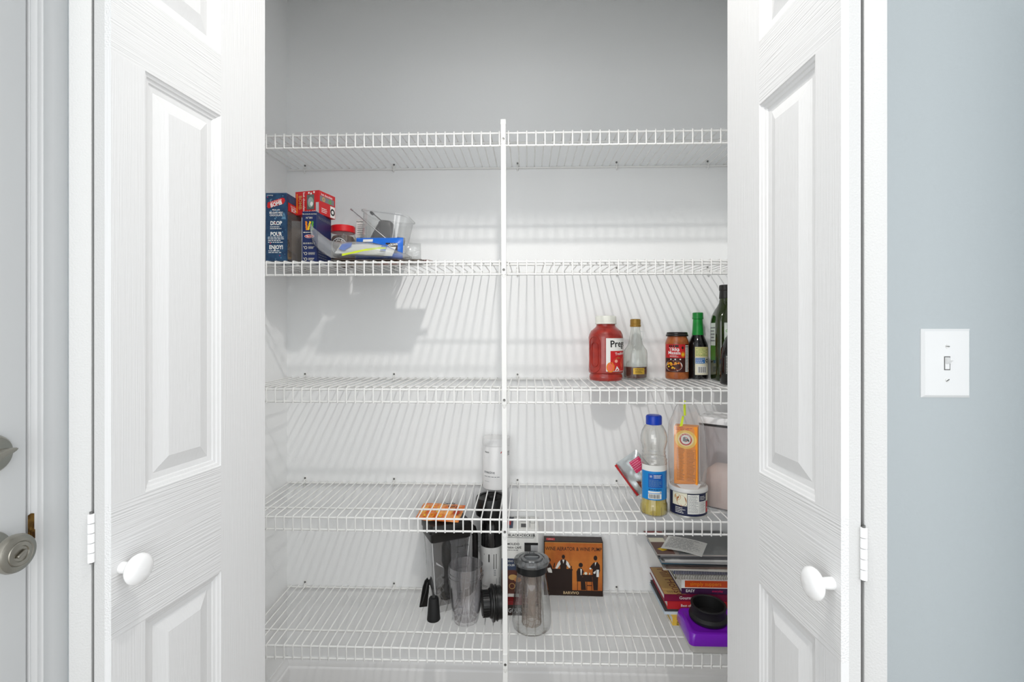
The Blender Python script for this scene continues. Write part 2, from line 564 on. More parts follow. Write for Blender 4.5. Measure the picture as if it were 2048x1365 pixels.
def ceramic_knob(parent, loc, s):
    k = thing('knob', None, None, loc, parent=parent)
    b = MB().lathe([(.3, 0), (.29, .25), (.27, .5), (.3, .62), (.5, .7), (.72, .8), (.79, .95), (.74, 1.12), (.55, 1.25), (.3, 1.31), (0, 1.33)], 32)
    b.map(lambda p: (p[0], -s * p[2], p[1]))
    b.obj('handle', M_KNOB, k, smooth=50)

def hinge(parent, zc, yb):
    h = thing('hinge', None, None, (0, 0, 0), parent=parent)
    for i in range(5):
        MB().lathe([(.12, i * .5 + .015), (.15, i * .5 + .03), (.15, i * .5 + .47), (.12, i * .5 + .485)], 14, c=(-.1, yb, zc - 1.25)).obj('knuckle', M_KNOB, h, smooth=40)
    MB().lathe([(.07, -.05), (.07, 2.6)], 10, c=(-.1, yb, zc - 1.25)).obj('pin', M_SCREW, h)

def folding_door(name, label, near, far, inner_a, piv_a, s, t):
    e = thing(name, label, 'door', (0, 0, ZF), kind='structure')
    ang = math.atan2(far[1] - near[1], far[0] - near[0])
    lb = thing('leaf', None, None, (near[0], near[1], 0), (0, 0, ang), parent=e)
    build_leaf(lb, s, t)
    ceramic_knob(lb, (0.62, 0, EYE - 12.1), s)
    hinge(lb, 39.15, s * (t + .07))
    hinge(lb, 12.0, s * (t + .07))
    hinge(lb, 70.0, s * (t + .07))
    ang2 = math.atan2(piv_a[1] - inner_a[1], piv_a[0] - inner_a[0])
    la = thing('leaf', None, None, (inner_a[0], inner_a[1], 0), (0, 0, ang2), parent=e)
    # the outer leaf turns its moulded face to the jamb and shows its bare edge
    MB().box(0, WLEAF, min(0, s * t), max(0, s * t), LEAFZ[0], LEAFZ[1], 0.07).obj('core', M_EDGE, la, smooth=40)
    return e

folding_door('door_1', 'white six-panel folding closet door beside the hall door, opened', (-21.14, 24.31), (-19.65, 36.21), (-22.27, 24.43), (-25.7, 35.9), 1, 1.0)
folding_door('door_2', 'white six-panel folding closet door beside the light switch wall, opened', (14.9, 23.8), (14.4, 35.79), (16.0, 23.84), (19.4, 35.3), -1, 0.95)

# ------------------------------------------------------------------ light switch
sw = thing('light_switch', 'white toggle light switch plate on the pale blue wall', 'light switch', (29.2, FW0, -1.95))
b = MB()
w, h = 1.66, 2.4
b.loft([[(-w, 0, -h), (w, 0, -h), (w, 0, h), (-w, 0, h)], [(-w, -.06, -h), (w, -.06, -h), (w, -.06, h), (-w, -.06, h)], [(-w + .17, -.22, -h + .17), (w - .17, -.22, -h + .17), (w - .17, -.22, h - .17), (-w + .17, -.22, h - .17)]])
b.obj('plate', M_KNOB, sw)
MB().box(-.21, .21, -.225, -.2, -.48, .48).obj('slot', M_SCREW, sw)
MB().box(-.15, .15, -.26, -.2, -.42, .42, .02).obj('collar', M_KNOB, sw)
MB().loft([[(-.13, -.2, -.1), (.13, -.2, -.1), (.13, -.2, .35), (-.13, -.2, .35)], [(-.1, -.62, .22), (.1, -.62, .22), (.1, -.62, .42), (-.1, -.62, .42)]]).obj('toggle', M_KNOB, sw)
for zz, rr in ((1.18, 0.1), (-1.18, -.6)):
    sc = MB().lathe([(.14, 0), (.13, .05), (.06, .07), (0, .07)], 14).map(lambda p: (p[0], -.21 - p[2], p[1] + zz)).obj('screw', M_CLIP, sw, smooth=40)
    MB().box(-.12, .12, -.3, -.279, -.025, .025).xf(Matrix.Translation((0, 0, zz)) @ Matrix.Rotation(rr, 4, 'Y')).obj('screw_slot', M_SCREW, sc)

# ------------------------------------------------------------------ wire shelving
SY0, SY1 = 54.0, 65.75
SX0, SX1 = -32.5, 26.4
LIP = 1.36
RR, WR = 0.118, 0.074
_wire = None
DECKS = {}
def wire_shelf(i, zf, zb, label, where):
    global _wire
    tilt = math.atan2(zb - zf, SY1 - SY0)
    e = thing('wire_shelf', label, 'wire shelf', (0, SY0, zf), (tilt, 0, 0))
    e['group'] = 'white wire pantry shelves'
    D = SY1 - SY0
    DECKS[i] = lambda y: zf + (zb - zf) * (y - SY0) / D + RR + 2 * WR
    for nm, y, z in (('front_rail', 0, 0), ('deck_rail', 2.75, 0), ('back_rail', D, 0), ('lip_rail', 0.0, -LIP)):
        MB().tube([(SX0, y, z), (SX1, y, z)], RR, 8).obj(nm, M_WIRE, e, smooth=60)
    n = int(SX1 - SX0)
    for k in range(n + 1):
        x = SX0 + 0.45 + k
        if x > SX1 - .1: break
        if _wire is None:
            yy = -RR - WR; zt = RR + WR
            o = MB().tube([(0, D + .1, zt), (0, .02, zt), (0, yy + .03, zt - .04), (0, yy, zt - .14), (0, yy, -LIP - .1)], WR, 6).obj('deck_wire', M_WIRE, e, smooth=60)
            _wire = o
        else:
            o = _wire.copy(); COL.objects.link(o); o.parent = e
        o.location = (x * IN, 0, 0)
    for cx in (-30.2, -18.0, -1.3, 11.9, 23.9):
        c = thing('shelf_clip', 'small white screw clip behind the wire shelf ' + where, 'clip', (cx, SY1, zb), group='screw clips behind the wire shelf ' + where)
        MB().box(-.22, .22, .12, .24, -.1, .85, .04).obj('body', M_CLIP, c, smooth=40)
        MB().tube([(0, .16, .4), (0, -.12, .3), (0, -.24, .0), (0, -.14, -.28), (0, .14, -.36)], .09, 8).obj('hook', M_CLIP, c, smooth=60)
        MB().lathe([(.13, 0), (.12, .05), (0, .06)], 12).map(lambda p: (p[0], .12 - p[2], p[1] + .62)).obj('screw', M_SCREW, c)
    return e
SH = {1: (22.25, 22.45), 2: (8.08, 8.38), 3: (-6.05, -5.88), 4: (-20.32, -20.05), 5: (-34.68, -34.2)}
wire_shelf(1, *SH[1], 'bare white wire shelf highest in the closet, nothing on it', 'that is bare')
wire_shelf(2, *SH[2], 'white wire shelf holding cocoa boxes and a zipper bag', 'with the cocoa boxes')
wire_shelf(3, *SH[3], 'white wire shelf holding the tomato sauce jar and olive oil', 'with the tomato sauce jar')
wire_shelf(4, *SH[4], 'white wire shelf holding the cooking oil and baking soda', 'with the cooking oil')
wire_shelf(5, *SH[5], 'white wire shelf holding the blender, pitcher and stack of books', 'with the glass pitcher')

pole = thing('support_pole', 'white square support pole standing in front of the wire shelves', 'pole', (-2.32, SY0 - .62, ZF), (0, math.radians(-.22), 0))
MB().box(-.27, .27, -.25, .25, 0, EYE + 22.9, .04).obj('shaft', M_WIRE, pole)
MB().box(-.3, .3, -.28, .28, EYE + 22.85, EYE + 23.45, .05).obj('cap', M_WIRE, pole)
for i, (zf, zb) in SH.items():
    pc = thing('shelf_bracket', None, None, (0, 0, EYE + zf), parent=pole)
    MB().box(-.27, .27, -.33, .5, -1.5, .14, .05).obj('clamp', M_CLIP, pc)
    MB().lathe([(.0, 0), (.2, .04), (.27, .25), (.27, .5)], 14, c=(0, -.06, -1.95)).obj('collar', M_CLIP, pc, smooth=50)
    MB().lathe([(.15, 0), (.13, .05), (0, .03)], 12).map(lambda p: (p[0], -.33 - p[2], p[1] - .98)).obj('screw', M_SCREW, pc)


# ------------------------------------------------------------------ things on the shelves
def deck(i, y): return DECKS[i](y)
def col(name, r, g, b, rough=0.45, **k): return mat(name, srgb(r, g, b), rough, **k)
NAVY = col('navy_carton', 30, 44, 92); BLUEBOX = col('dark_blue_carton', 28, 58, 92, vary=(srgb(42, 78, 112), 55))
RED = col('red_carton', 200, 34, 38); REDLID = col('red_plastic_lid', 214, 26, 34, 0.35)
KRAFT = col('kraft_liner', 138, 114, 94, 0.8); GOLD = col('gold_foil', 190, 140, 50, 0.25, metal=0.9)
CHOC = col('brown_chocolate', 70, 40, 24, 0.4)
SKY = col('pale_blue_print', 96, 140, 170); ORANGE = col('orange_print', 232, 134, 36); YELLOW = col('yellow_print', 244, 206, 44)
GREEN = col('green_print', 92, 160, 62); TAN = col('tan_print', 196, 156, 96); CREAM = col('cream_paper', 232, 228, 206)
GREY = col('grey_print', 120, 122, 126); LGREY = col('light_grey_print', 188, 190, 192); PINK = col('magenta_print', 206, 30, 88)
BLUE = col('bright_blue_print', 30, 110, 216, 0.35); PAPER = col('white_paper', 236, 236, 232, 0.7); BROWN = col('dark_brown_print', 44, 28, 22)
CLEAR = clear('clear_plastic', haze=0.05); GLASS = clear('clear_glass', (0.95, 0.97, 0.97, 1), haze=0.03, ior=1.5)
BAG = clear('zipper_bag_film', (0.96, 0.97, 0.97, 1), haze=0.17, hazecol=(0.92, 0.93, 0.93, 1), rough=0.12, gloss=1.6, edge=.7)
SMOKE = clear('smoky_plastic', (0.68, 0.68, 0.69, 1), haze=0.04, hazecol=(0.3, 0.3, 0.3, 1), gloss=1.8)
LIME = col('lime_zip', 214, 232, 60, 0.4)
DGREY = col('dark_grey_plastic', 62, 62, 62, 0.4); BLACKR = col('black_rubber', 20, 20, 21, 0.6)
STEEL = col('bright_steel', 200, 200, 200, 0.2, metal=1.0)

def carton(name, label, x0, x1, y0, y1, z, h, m, rot=0.0, cat='box', bev=0.03):
    cx, cy = (x0 + x1) / 2, (y0 + y1) / 2
    e = thing(name, label, cat, (cx, cy, z), (0, 0, rot))
    w, d = (x1 - x0) / 2, (y1 - y0) / 2
    MB().box(-w, w, -d, d, 0, h, bev).obj('carton', m, e)
    return e, w, d

def pillow(w, h, t, n=14, amp=0.0, seed=1, pw=3.0, taper=None):
    """closed cushion shape in the x-z plane, centred, thickness along y"""
    R = random.Random(seed)
    ph = [R.uniform(0, 6.28) for _ in range(8)]
    def base(u, v):
        th = max(0.0, (1 - abs(u) ** pw) * (1 - abs(v) ** pw)) ** 0.6
        wob = amp * (math.sin(5 * u + ph[0]) * math.cos(4 * v + ph[1]) + 0.6 * math.sin(9 * u + 7 * v + ph[2]) + 0.5 * math.cos(11 * v - 6 * u + ph[3]))
        return th, wob
    b = MB()
    for sgn in (-1, 1):
        def fn(s, q):
            u, v = s * 2 - 1, q * 2 - 1
            th, wob = base(u, v)
            k = taper(u, v) if taper else (1, 0)
            return (u * w / 2 * k[0], sgn * (t / 2 * th + 0.008) + wob * (0.4 + 0.6 * th) * (1 if sgn < 0 else 0.6), v * h / 2 + k[1])
        b.grid(fn, n, n)
    return b

# ---- second shelf from the ceiling: cocoa boxes and bags
z2 = lambda y: deck(2, y) + 0.005
cb = thing('cocoa_box', 'tall dark blue cocoa box printed DROP POUR ENJOY, side window showing gold balls', 'box', (-28.45, 56.65, z2(54.9) + .07))
W, D, Hh = 1.2, 1.85, 7.7
b = MB().box(-W, W, -D, -D + .04, 0, Hh).box(-W, W, D - .04, D, 0, Hh).box(-W, -W + .04, -D + .04, D - .04, 0, Hh).box(-W + .04, W, -D + .04, D - .04, 0, .04).box(-W + .04, W, -D + .04, D - .04, Hh - .04, Hh)
b.box(W - .04, W, -D + .04, -D + .24, .04, Hh - .04).box(W - .04, W, -D + .24, D - .04, 6.75, Hh - .04)
b.obj('carton', BLUEBOX, cb)
MB().box(-W + .05, -W + .08, -D + .05, D - .05, .05, 6.7).box(-W + .05, W - .05, D - .08, D - .05, .05, 6.7).obj('liner', KRAFT, cb)
MB().box(W - .03, W - .02, -D + .24, D - .05, .1, 6.75).obj('window_film', clear('window_film', haze=.06), cb)
for (px, py, pz, m) in ((.4, -.5, .8, GOLD), (.35, -.95, 2.15, GOLD), (.35, .9, .8, CHOC)):
    bm = bmesh.new(); bmesh.ops.create_uvsphere(bm, u_segments=18, v_segments=12, radius=.74)
    MB().bm(bm).xf(Matrix.Translation((px, py, pz))).obj('foil_ball', m, cb, smooth=60)
_fd = front(-D)
pr = Print(lambda u, v, l=0.0: _fd(u * .8, v, l))
pr.poly([(-1.3, 6.2), (-1.15, 5.95), (1.05, 6.45), (1.32, 6.8), (1.2, 7.1), (.9, 7.15), (-1.2, 6.62)], RED, .002)
pr.text('hot chocolate', 0, 6.78, .36, M_PWHITE, rot=.22, lift=.006, sx=.8).text('BOMB', .02, 6.42, .62, M_PWHITE, .03, .22, lift=.006)
pr.text('Made with', 0, 5.78, .26, M_PWHITE, .01).text('BELGIAN MILK', 0, 5.45, .3, M_PWHITE, .02).text('CHOCOLATE', 0, 5.16, .3, M_PWHITE, .02)
for t, v in (('DROP', 4.25), ('POUR', 3.02), ('ENJOY!', 1.52)):
    pr.text(t, 0, v, .62, M_PWHITE, .035)
pr.lines(-.85, .9, 3.55, 3.95, 2, M_PWHITE, .4, 3).lines(-1.15, 1.2, 2.0, 2.78, 4, M_PWHITE, .4, 4).lines(-1.1, 1.15, .85, 1.22, 2, M_PWHITE, .4, 5)
R = random.Random(11)
for k in range(34):
    u, v = R.uniform(-1.4, 1.4), R.uniform(.1, 7.6)
    r = R.uniform(.03, .11)
    pr.poly([(u + r * math.cos(a) * R.uniform(.6, 1.5), v + r * math.sin(a) * R.uniform(.6, 1.5)) for a in (0, .9, 1.9, 2.8, 3.9, 5.1)], SKY if k % 6 else PINK)
pr.poly([(.75, 4.75), (1.4, 4.7), (1.3, 5.2), (1.1, 5.55), (.95, 5.1)], SKY)
pr.text('twistology', -.85, 7.45, .2, M_PWHITE)
pr.done(cb)
pr = Print(right(W))
pr.rect(-1.5, 1.75, 5.75, 6.72, RED).text('hot chocolate', .1, 6.45, .42, M_PWHITE, lift=.006, sx=.85).text('BOMB', .1, 6.05, .62, M_PWHITE, .02, lift=.006)
pr.done(cb)

pa, w, d = carton('pasta_box', 'narrow navy blue pasta box with three coloured pasta pieces', -25.66, -24.0, 55.25, 59.4, z2(55.3) + .06, 5.7, NAVY)
pr = Print(front(-d))
pr.text('TRI-COLOR ROTINI', 0, 5.38, .19, CREAM, .01).text('N°381', 0, 4.95, .3, CREAM, .01)
for i, (u, m, r) in enumerate(((-.34, ORANGE, .08), (0, YELLOW, -.25), (.36, GREEN, -.05))):
    c, sn = math.cos(r), math.sin(r)
    pts = []
    for k in range(7): pts.append((-.13 + .05 * (k % 2), -.55 + k * .17))
    for k in range(6, -1, -1): pts.append((.13 - .05 * ((k + 1) % 2), -.55 + k * .17))
    pr.poly([(u + a * c - q * sn, 4.1 + a * sn + q * c) for a, q in pts], m, .003 * i)
pr.lines(-.7, .7, 3.2, 3.4, 1, CREAM, .5, 2)
pr.disc(0, 2.85, .56, .2, PAPER).disc(0, 2.85, .52, .165, RED, .004).text('Barilla', 0, 2.85, .27, M_PWHITE, .01, lift=.008)
pr.lines(-.72, .72, 1.95, 2.15, 2, CREAM, .4, 8)
for v in (1.55, .88, .25):
    pr.ring(-.42, v, .12, .17, CREAM).disc(-.66, v + .12, .04, .05, CREAM).lines(-.12, .68, v - .14, v + .16, 3, CREAM, .4, int(v * 10))
pr.done(pa)
pr = Print(right(w))
pr.text('TRI-COLOR ROTINI', .2, 5.1, .42, GREY, .01).lines(-1.6, 1.6, .4, 1.6, 4, GREY, .35, 3)
pr.done(pa)

rb = thing('cocoa_gift_box', 'small red hot chocolate gift box standing on the navy pasta box', 'box', (-25.4, 58.22, z2(55.3) + .06 + 5.705), (0, 0, math.radians(-13.5)))
w, d, h = 1.62, 1.55, 2.75
MB().box(-w, w, -d, d, 0, h, .03).obj('carton', RED, rb)
pr = Print(front(-d))
pr.rect(-.02, .98, .55, 2.3, col('dim_window', 96, 104, 100)).disc(.5, 1.4, .4, .62, col('mint_wrap', 150, 176, 160), .003).disc(.62, 1.2, .2, .26, PAPER, .006).disc(.36, 1.62, .16, .2, col('lilac_wrap', 176, 160, 190), .006)
pr.text('hot chocolate', -.42, 1.45, .42, M_PWHITE, .01, -PI / 2).text('BOMB', -.95, 1.45, .6, TAN, .02, -PI / 2)
pr.rect(-1.45, -1.3, .2, 2.5, ORANGE)
for u, v in ((.25, 2.52), (.55, 2.42), (.95, 2.55)): pr.poly([(u - .12, v - .08), (u + .08, v - .13), (u + .13, v + .08), (u - .07, v + .12)], PAPER)
pr.text('MILK CO', .45, .28, .36, M_PWHITE, .01)
pr.rect(1.2, w - .02, .02, 1.35, LGREY)
pr.done(rb)
pr = Print(right(w))
pr.rect(-1.4, 1.3, 1.55, 2.2, GREY).ring(-.7, 1.85, .12, .28, TAN, .004).ring(.5, 1.85, .12, .26, GREEN, .004)
pr.text('hot chocolate', -.1, 2.38, .38, M_PWHITE, .01).rect(.55, 1.45, .05, 1.4, PAPER).ring(1.0, .72, .22, .42, M_PBLACK, .004).lines(-1.1, .1, .25, .85, 3, PAPER, .4, 6)
pr.done(rb)

pj = thing('pretzel_jar', 'clear plastic snack jar with a red screw lid and round black label', 'jar', (-22.95, 60.55, z2(61.5) - .02))
MB().lathe([(1.25, 0), (1.45, .12), (1.5, .3), (1.5, 3.7), (1.4, 4.05), (1.32, 4.2), (1.32, 4.35)], 36, cap=False).obj('body', CLEAR, pj, smooth=40)
MB().lathe([(1.2, .05), (1.4, .2), (1.44, 1.2), (1.44, 3.3), (1.2, 3.75), (0, 3.85)], 30).obj('snacks', col('snack_mix', 96, 70, 52, .8, vary=(srgb(58, 46, 40), 50), bump=(160, 1.0)), pj, smooth=50)  # brown snacks; the high dark fill also stands in for shade under the lid
lid = MB().lathe([(1.42, 4.2), (1.46, 4.25), (1.46, 4.95), (1.4, 5.02), (1.32, 5.04), (1.3, 5.0), (0, 5.0)], 40).obj('lid', REDLID, pj, smooth=35)
pr = Print(around(1.5))
pr.disc(0, 2.35, 1.05, 1.05, M_PBLACK, 0, 32).ring(0, 2.35, .93, 1.0, M_PWHITE, .004)
for i, ch in enumerate('SELECT'):
    a = 1.95 - i * .3
    pr.text(ch, .72 * math.cos(a), 2.35 + .72 * math.sin(a), .32, M_PWHITE, .015, a - PI / 2, lift=.006)
pr.done(pj)

fc, w, d = carton('nutrition_carton', 'slim white carton with a nutrition table between jar and clear tub', -22.0, -20.75, 62.6, 64.8, z2(64) + .02, 6.35, PAPER)
pr = Print(front(-d))
pr.text('Nutrition', -.15, 6.0, .24, M_PBLACK, .02).rect(-.5, .5, 5.62, 5.67, M_PBLACK).lines(-.5, .5, 5.2, 5.55, 2, GREY, .4, 2).rect(-.5, .5, 5.08, 5.14, M_PBLACK).lines(-.5, .5, 1.4, 5.0, 13, GREY, .35, 7).rect(-.5, .5, 3.6, 3.64, M_PBLACK)
pr.done(fc)

# flat foil packet under everything, its dark underside shows between the wires
fp = thing('foil_packet', 'flat dark foil packet lying on the wires below the zipper bag', 'packet', (-17.1, 57.6, z2(57.6) + .2), (math.radians(1.4), 0, 0))
b = pillow(10.4, 5.2, .36, 16, .02, 5).xf(Matrix.Rotation(PI / 2, 4, 'X'))
b.obj('wrapper', col('dark_foil', 84, 80, 76, .3, metal=.4, vary=(srgb(128, 104, 84), 22)), fp, smooth=60)
pr = Print(lambda u, v, l=0: (u, v, -.2 - l))
pr.rect(-.6, 2.4, -2.3, 1.6, col('dull_red_print', 168, 96, 84)).rect(-4.6, -2.2, -2.2, 1.8, col('bronze_print', 150, 124, 96)).disc(3.6, -.8, .5, .4, M_PBLACK)
pr.done(fp)
pk = thing('wrapped_bar', 'tiny dark red wrapped bar at the end of the foil packet', 'packet', (-11.75, 57.2, z2(57.2) + .22), (0, 0, .2))
pillow(1.5, .8, .4, 8, .02, 3).xf(Matrix.Rotation(PI / 2, 4, 'X')).obj('wrapper', col('maroon_wrap', 92, 40, 46, .35, vary=(srgb(190, 180, 176), 120)), pk, smooth=60)

# clear tub holding a gadget
tb = thing('clear_tub', 'large clear plastic tub tipped sideways with a grey gadget inside', 'tub', (-18.45, 62.1, z2(62) + .52), (0, math.radians(8), 0))
def rsq(hw, hd, z, r=.9, n=5):
    pts = []
    for cx, cy, a0 in ((hw - r, hd - r, 0), (-hw + r, hd - r, PI / 2), (-hw + r, -hd + r, PI), (hw - r, -hd + r, 3 * PI / 2)):
        for k in range(n + 1):
            a = a0 + PI / 2 * k / n
            pts.append((cx + r * math.cos(a), cy + r * math.sin(a), z))
    return pts
MB().loft([rsq(2.2, 2.1, 0, .9), rsq(2.3, 2.25, .15, .9), rsq(2.75, 2.6, 5.4, 1.2), rsq(2.78, 2.65, 5.9, 1.2), rsq(3.0, 2.9, 6.0, 1.4), rsq(3.02, 2.92, 6.12, 1.4), rsq(2.9, 2.8, 6.14, 1.4)], True, False).obj('body', clear('tub_plastic', haze=.12, gloss=1.8, edge=.4), tb, smooth=40)
MB().loft([rsq(2.2, 2.1, .0, .9), rsq(2.18, 2.08, .04, .9)]).obj('bottom', CLEAR, tb)
gd = thing('kitchen_gadget', 'dark grey plastic gadget lying inside the clear tub', 'gadget', (-18.35, 61.7, z2(62) + 1.0), (0, math.radians(6), .1))
MB().loft([rsq(1.75, 1.0, 0, .4, 3), rsq(1.7, 1.0, 1.6, .4, 3), rsq(1.15, .9, 3.6, .4, 3), rsq(.9, .8, 4.7, .5, 3), rsq(.6, .5, 4.95, .4, 3)]).obj('housing', DGREY, gd, smooth=40)
MB().tube([(-1.75, -.8, .4), (-1.9, -1.0, 1.2), (-1.3, -1.05, 2.8), (-.75, -1.0, 4.2)], .1, 8).obj('cable', M_BLACK, gd, smooth=60)
MB().lathe([(.5, 0), (.55, .3), (.5, .9), (0, 1.0)], 18, c=(2.1, -.4, 2.1)).obj('cap', GREY, gd, smooth=40)
sk = thing('steel_skewer', 'thin bright steel skewer leaning across the front of the clear tub', 'skewer', (0, 0, 0))
MB().tube([(-21.3, 59.05, 15.25), (-16.95, 59.05, 11.6)], .06, 8).obj('rod', STEEL, sk)
MB().tube([(-21.45, 59.05, 15.38), (-21.2, 59.05, 15.17)], .1, 8).obj('tip', STEEL, sk)
st_ = thing('stirrer', 'black tipped stirring stick poking out of the clear tub', 'stirrer', (0, 0, 0))
MB().tube([(-19.35, 61.2, 15.3), (-18.0, 61.6, 14.1), (-16.9, 61.8, 12.6)], .07, 8).obj('stick', DGREY, st_, smooth=60)
MB().lathe([(0, 0), (.16, .1), (.2, .35), (.12, .6), (0, .66)], 12).xf(Matrix.Translation((-19.25, 61.15, 15.15)) @ Matrix.Rotation(-.9, 4, 'Y')).obj('tip', M_BLACK, st_, smooth=60)

bp2 = thing('blue_packet', 'shiny blue and white snack packet propped behind the zipper bag', 'packet', (-17.75, 58.25, z2(58.3) + .42), (math.radians(-8), 0, 0))
b = pillow(5.7, 2.9, .9, 18, .05, 21)
b.v = [(x, y, zz + 1.45) for x, y, zz in b.v]
b.obj('wrapper', BLUE, bp2, smooth=60)
def pf(u, v, l=0.0):   # on the front bulge of the pack
    a, q = u / 2.85, (v - 1.45) / 1.45
    th = max(0.0, (1 - abs(a) ** 3) * (1 - abs(q) ** 3)) ** .6
    return (u, -.45 * th - .09 - l, v)
pr = Print(pf)
pr.rect(-1.9, -.7, 2.25, 2.6, PAPER, 0, 6, 3).rect(.9, 2.3, .95, 2.1, BROWN, 0, 8, 6).rect(.5, .95, .8, 1.9, PAPER, 0, 3, 5)
pr.text('cookies', 1.5, 1.85, .52, PAPER, .02, .2, lift=.03)
pr.disc(1.6, 1.15, .55, .22, CHOC, .03)
pr.done(bp2)

# white packet inside the zipper bag, then the bag
wp = thing('white_packet', 'white packet with blue ends inside the zipper bag', 'packet', (-18.6, 56.05, z2(56) + 1.42), (math.radians(-48), math.radians(3), 0))
b = pillow(6.6, 1.9, 1.0, 18, .07, 8, pw=2.2)
b.obj('wrapper', col('white_film', 236, 236, 232, .3), wp, smooth=60)
def pf2(u, v, l=0.0):
    a, q = u / 3.3, v / .95
    th = max(0.0, (1 - abs(a) ** 2.2) * (1 - abs(q) ** 2.2)) ** .6
    return (u, -.5 * th - .2 - l, v)
pr = Print(pf2)
pr.poly([(-2.9, -.6), (-2.2, -.85), (-1.5, -.3), (-1.6, .5), (-2.2, .85), (-2.8, .4)], BLUE).rect(1.9, 2.5, -.6, .8, BLUE, 0, 4, 5)
pr.done(wp)
zb = thing('zipper_bag', 'clear zipper bag with a lime green seal slumped along the shelf front', 'bag', (-18.9, 56.0, z2(55)))
prof_ = [(-5.75, 4.3, 3.2, .12), (-5.4, 3.9, 2.0, .3), (-4.6, 3.2, 1.1, .9), (-3.6, 2.5, .5, 1.2), (-2.4, 2.35, .45, 1.45), (-.8, 2.35, .45, 1.5), (1.0, 2.25, .45, 1.5), (2.8, 1.9, .45, 1.4), (4.2, 1.2, .45, 1.1), (5.1, .85, .45, .8), (5.6, .7, .5, .25)]
R = random.Random(4)
rings = []
for x, zt, zb_, hd in prof_:
    ring = []
    for k in range(18):
        a = 2 * PI * k / 18
        ring.append((x + R.uniform(-.08, .08), (-.95 if x < -5 else -.65 if x < -4.3 else -.2 if x < -3.3 else 0) + hd * math.cos(a) * (1 + R.uniform(-.06, .06)), (zt + zb_) / 2 + (zt - zb_) / 2 * math.sin(a) + R.uniform(-.06, .06)))
    rings.append(ring)
MB().loft(rings).obj('film', BAG, zb, smooth=50)
zp = [(-1.9, -1.45, .66), (-.6, -1.52, .9), (.8, -1.46, 1.22), (2.2, -1.3, 1.42), (3.0, -1.15, 1.45)]
b = MB()
for (p, q) in zip(zp[:-1], zp[1:]):
    b.add([(p[0], p[1] - .05, p[2] - .13), (q[0], q[1] - .05, q[2] - .1), (q[0], q[1] - .02, q[2] + .1), (p[0], p[1] - .02, p[2] + .13)], [(0, 1, 2, 3)])
b.obj('seal', LIME, zb)
eb = thing('crumpled_bag_end', 'crumpled clear bag end at the right of the zipper bag', 'bag', (-13.5, 57.6, z2(57.6) + .45), (0, 0, .3))
pillow(1.9, 2.0, 1.0, 10, .12, 31).map(lambda p: (p[0], p[1], p[2] + 1.0)).obj('film', clear('grey_film', haze=.28, hazecol=(.62, .63, .63, 1), rough=.1), eb, smooth=50)

# ---- third shelf: jars and bottles
z3 = lambda y: deck(3, y) + 0.005
SAUCE = col('tomato_sauce', 150, 34, 26, .35, coat=.6, vary=(srgb(168, 44, 30), 40), bump=(120, .25))
sj = thing('tomato_sauce_jar', 'large jar of red tomato sauce with a white lid', 'jar', (9.86, 62.0, z3(62)), (0, 0, 0))
MB().lathe([(1.75, 0), (1.98, .1), (2.06, .4), (2.02, .7), (1.93, .84), (1.93, .9), (2.1, 1.02), (2.14, 1.3), (2.1, 2.6), (2.1, 4.2), (2.14, 5.4), (2.08, 5.75), (1.85, 6.2), (1.5, 6.5), (1.24, 6.72), (1.16, 6.9), (1.16, 7.1)], 48, sy=.93).obj('glass_of_sauce', SAUCE, sj, smooth=40)
MB().lathe([(1.3, 7.06), (1.33, 7.1), (1.33, 7.2), (1.29, 7.23), (1.3, 7.95), (1.24, 8.06), (1.12, 8.09), (0, 8.07)], 44).obj('lid', col('ivory_lid', 234, 234, 224, .4), sj, smooth=30)
fn = around(2.1, 0, .03, 1, .93)
def loop(a, v0, v1, hw, r, m, nm):
    pts = []
    for k in range(24):
        t = 2 * PI * k / 24
        u = a + hw * math.cos(t)
        v = (v0 + v1) / 2 + ((v1 - v0) / 2 - hw) * (1 if math.sin(t) > 0 else -1) * (abs(math.sin(t)) > .01) + hw * math.sin(t)
        pts.append(fn(u, v, 0))
    MB().tube(pts, r, 6, closed=True).obj(nm, m, sj, smooth=60)
loop(-1.85, 1.1, 5.5, .85, .07, SAUCE, 'grip_ridge')
loop(-1.78, 1.8, 4.8, .5, .08, SAUCE, 'grip_ridge')
pr = Print(around(2.14, 0, .02, 1, .93))
pr.rect(-.28, 3.6, 1.25, 5.3, PAPER, 0, 16, 1).rect(.25, 3.6, 1.3, 3.75, RED, .008, 14, 1)
pr.poly([(.25, 3.74), (3.0, 3.74), (3.0, 4.15), (1.6, 3.98), (.25, 3.78)], RED, .008)
pr.text('Prego', .2, 4.55, 1.15, M_PBLACK, .02, .04, 'LEFT', .012).text('Traditional', .85, 3.35, .46, M_PWHITE, .01, .08, 'LEFT', .016)
TOM = col('tomato_print', 230, 96, 66, .4)
pr.disc(1.3, 2.15, .85, .8, TOM, .014, 24).disc(2.5, 2.2, .8, .8, TOM, .016, 24).disc(1.0, 2.5, .22, .2, col('tomato_shine', 240, 170, 150), .02).poly([(.9, 2.85), (1.3, 3.0), (1.6, 2.85), (1.3, 2.8)], GREEN, .02)
pr.disc(.25, 1.75, .5, .62, ORANGE, .02, 20).disc(.25, 1.75, .36, .46, col('tomato_slice', 236, 112, 84), .024, 20).poly([(.8, 1.3), (1.1, 1.9), (1.5, 1.45), (1.25, 1.3)], PAPER, .026)
pr.done(sj)

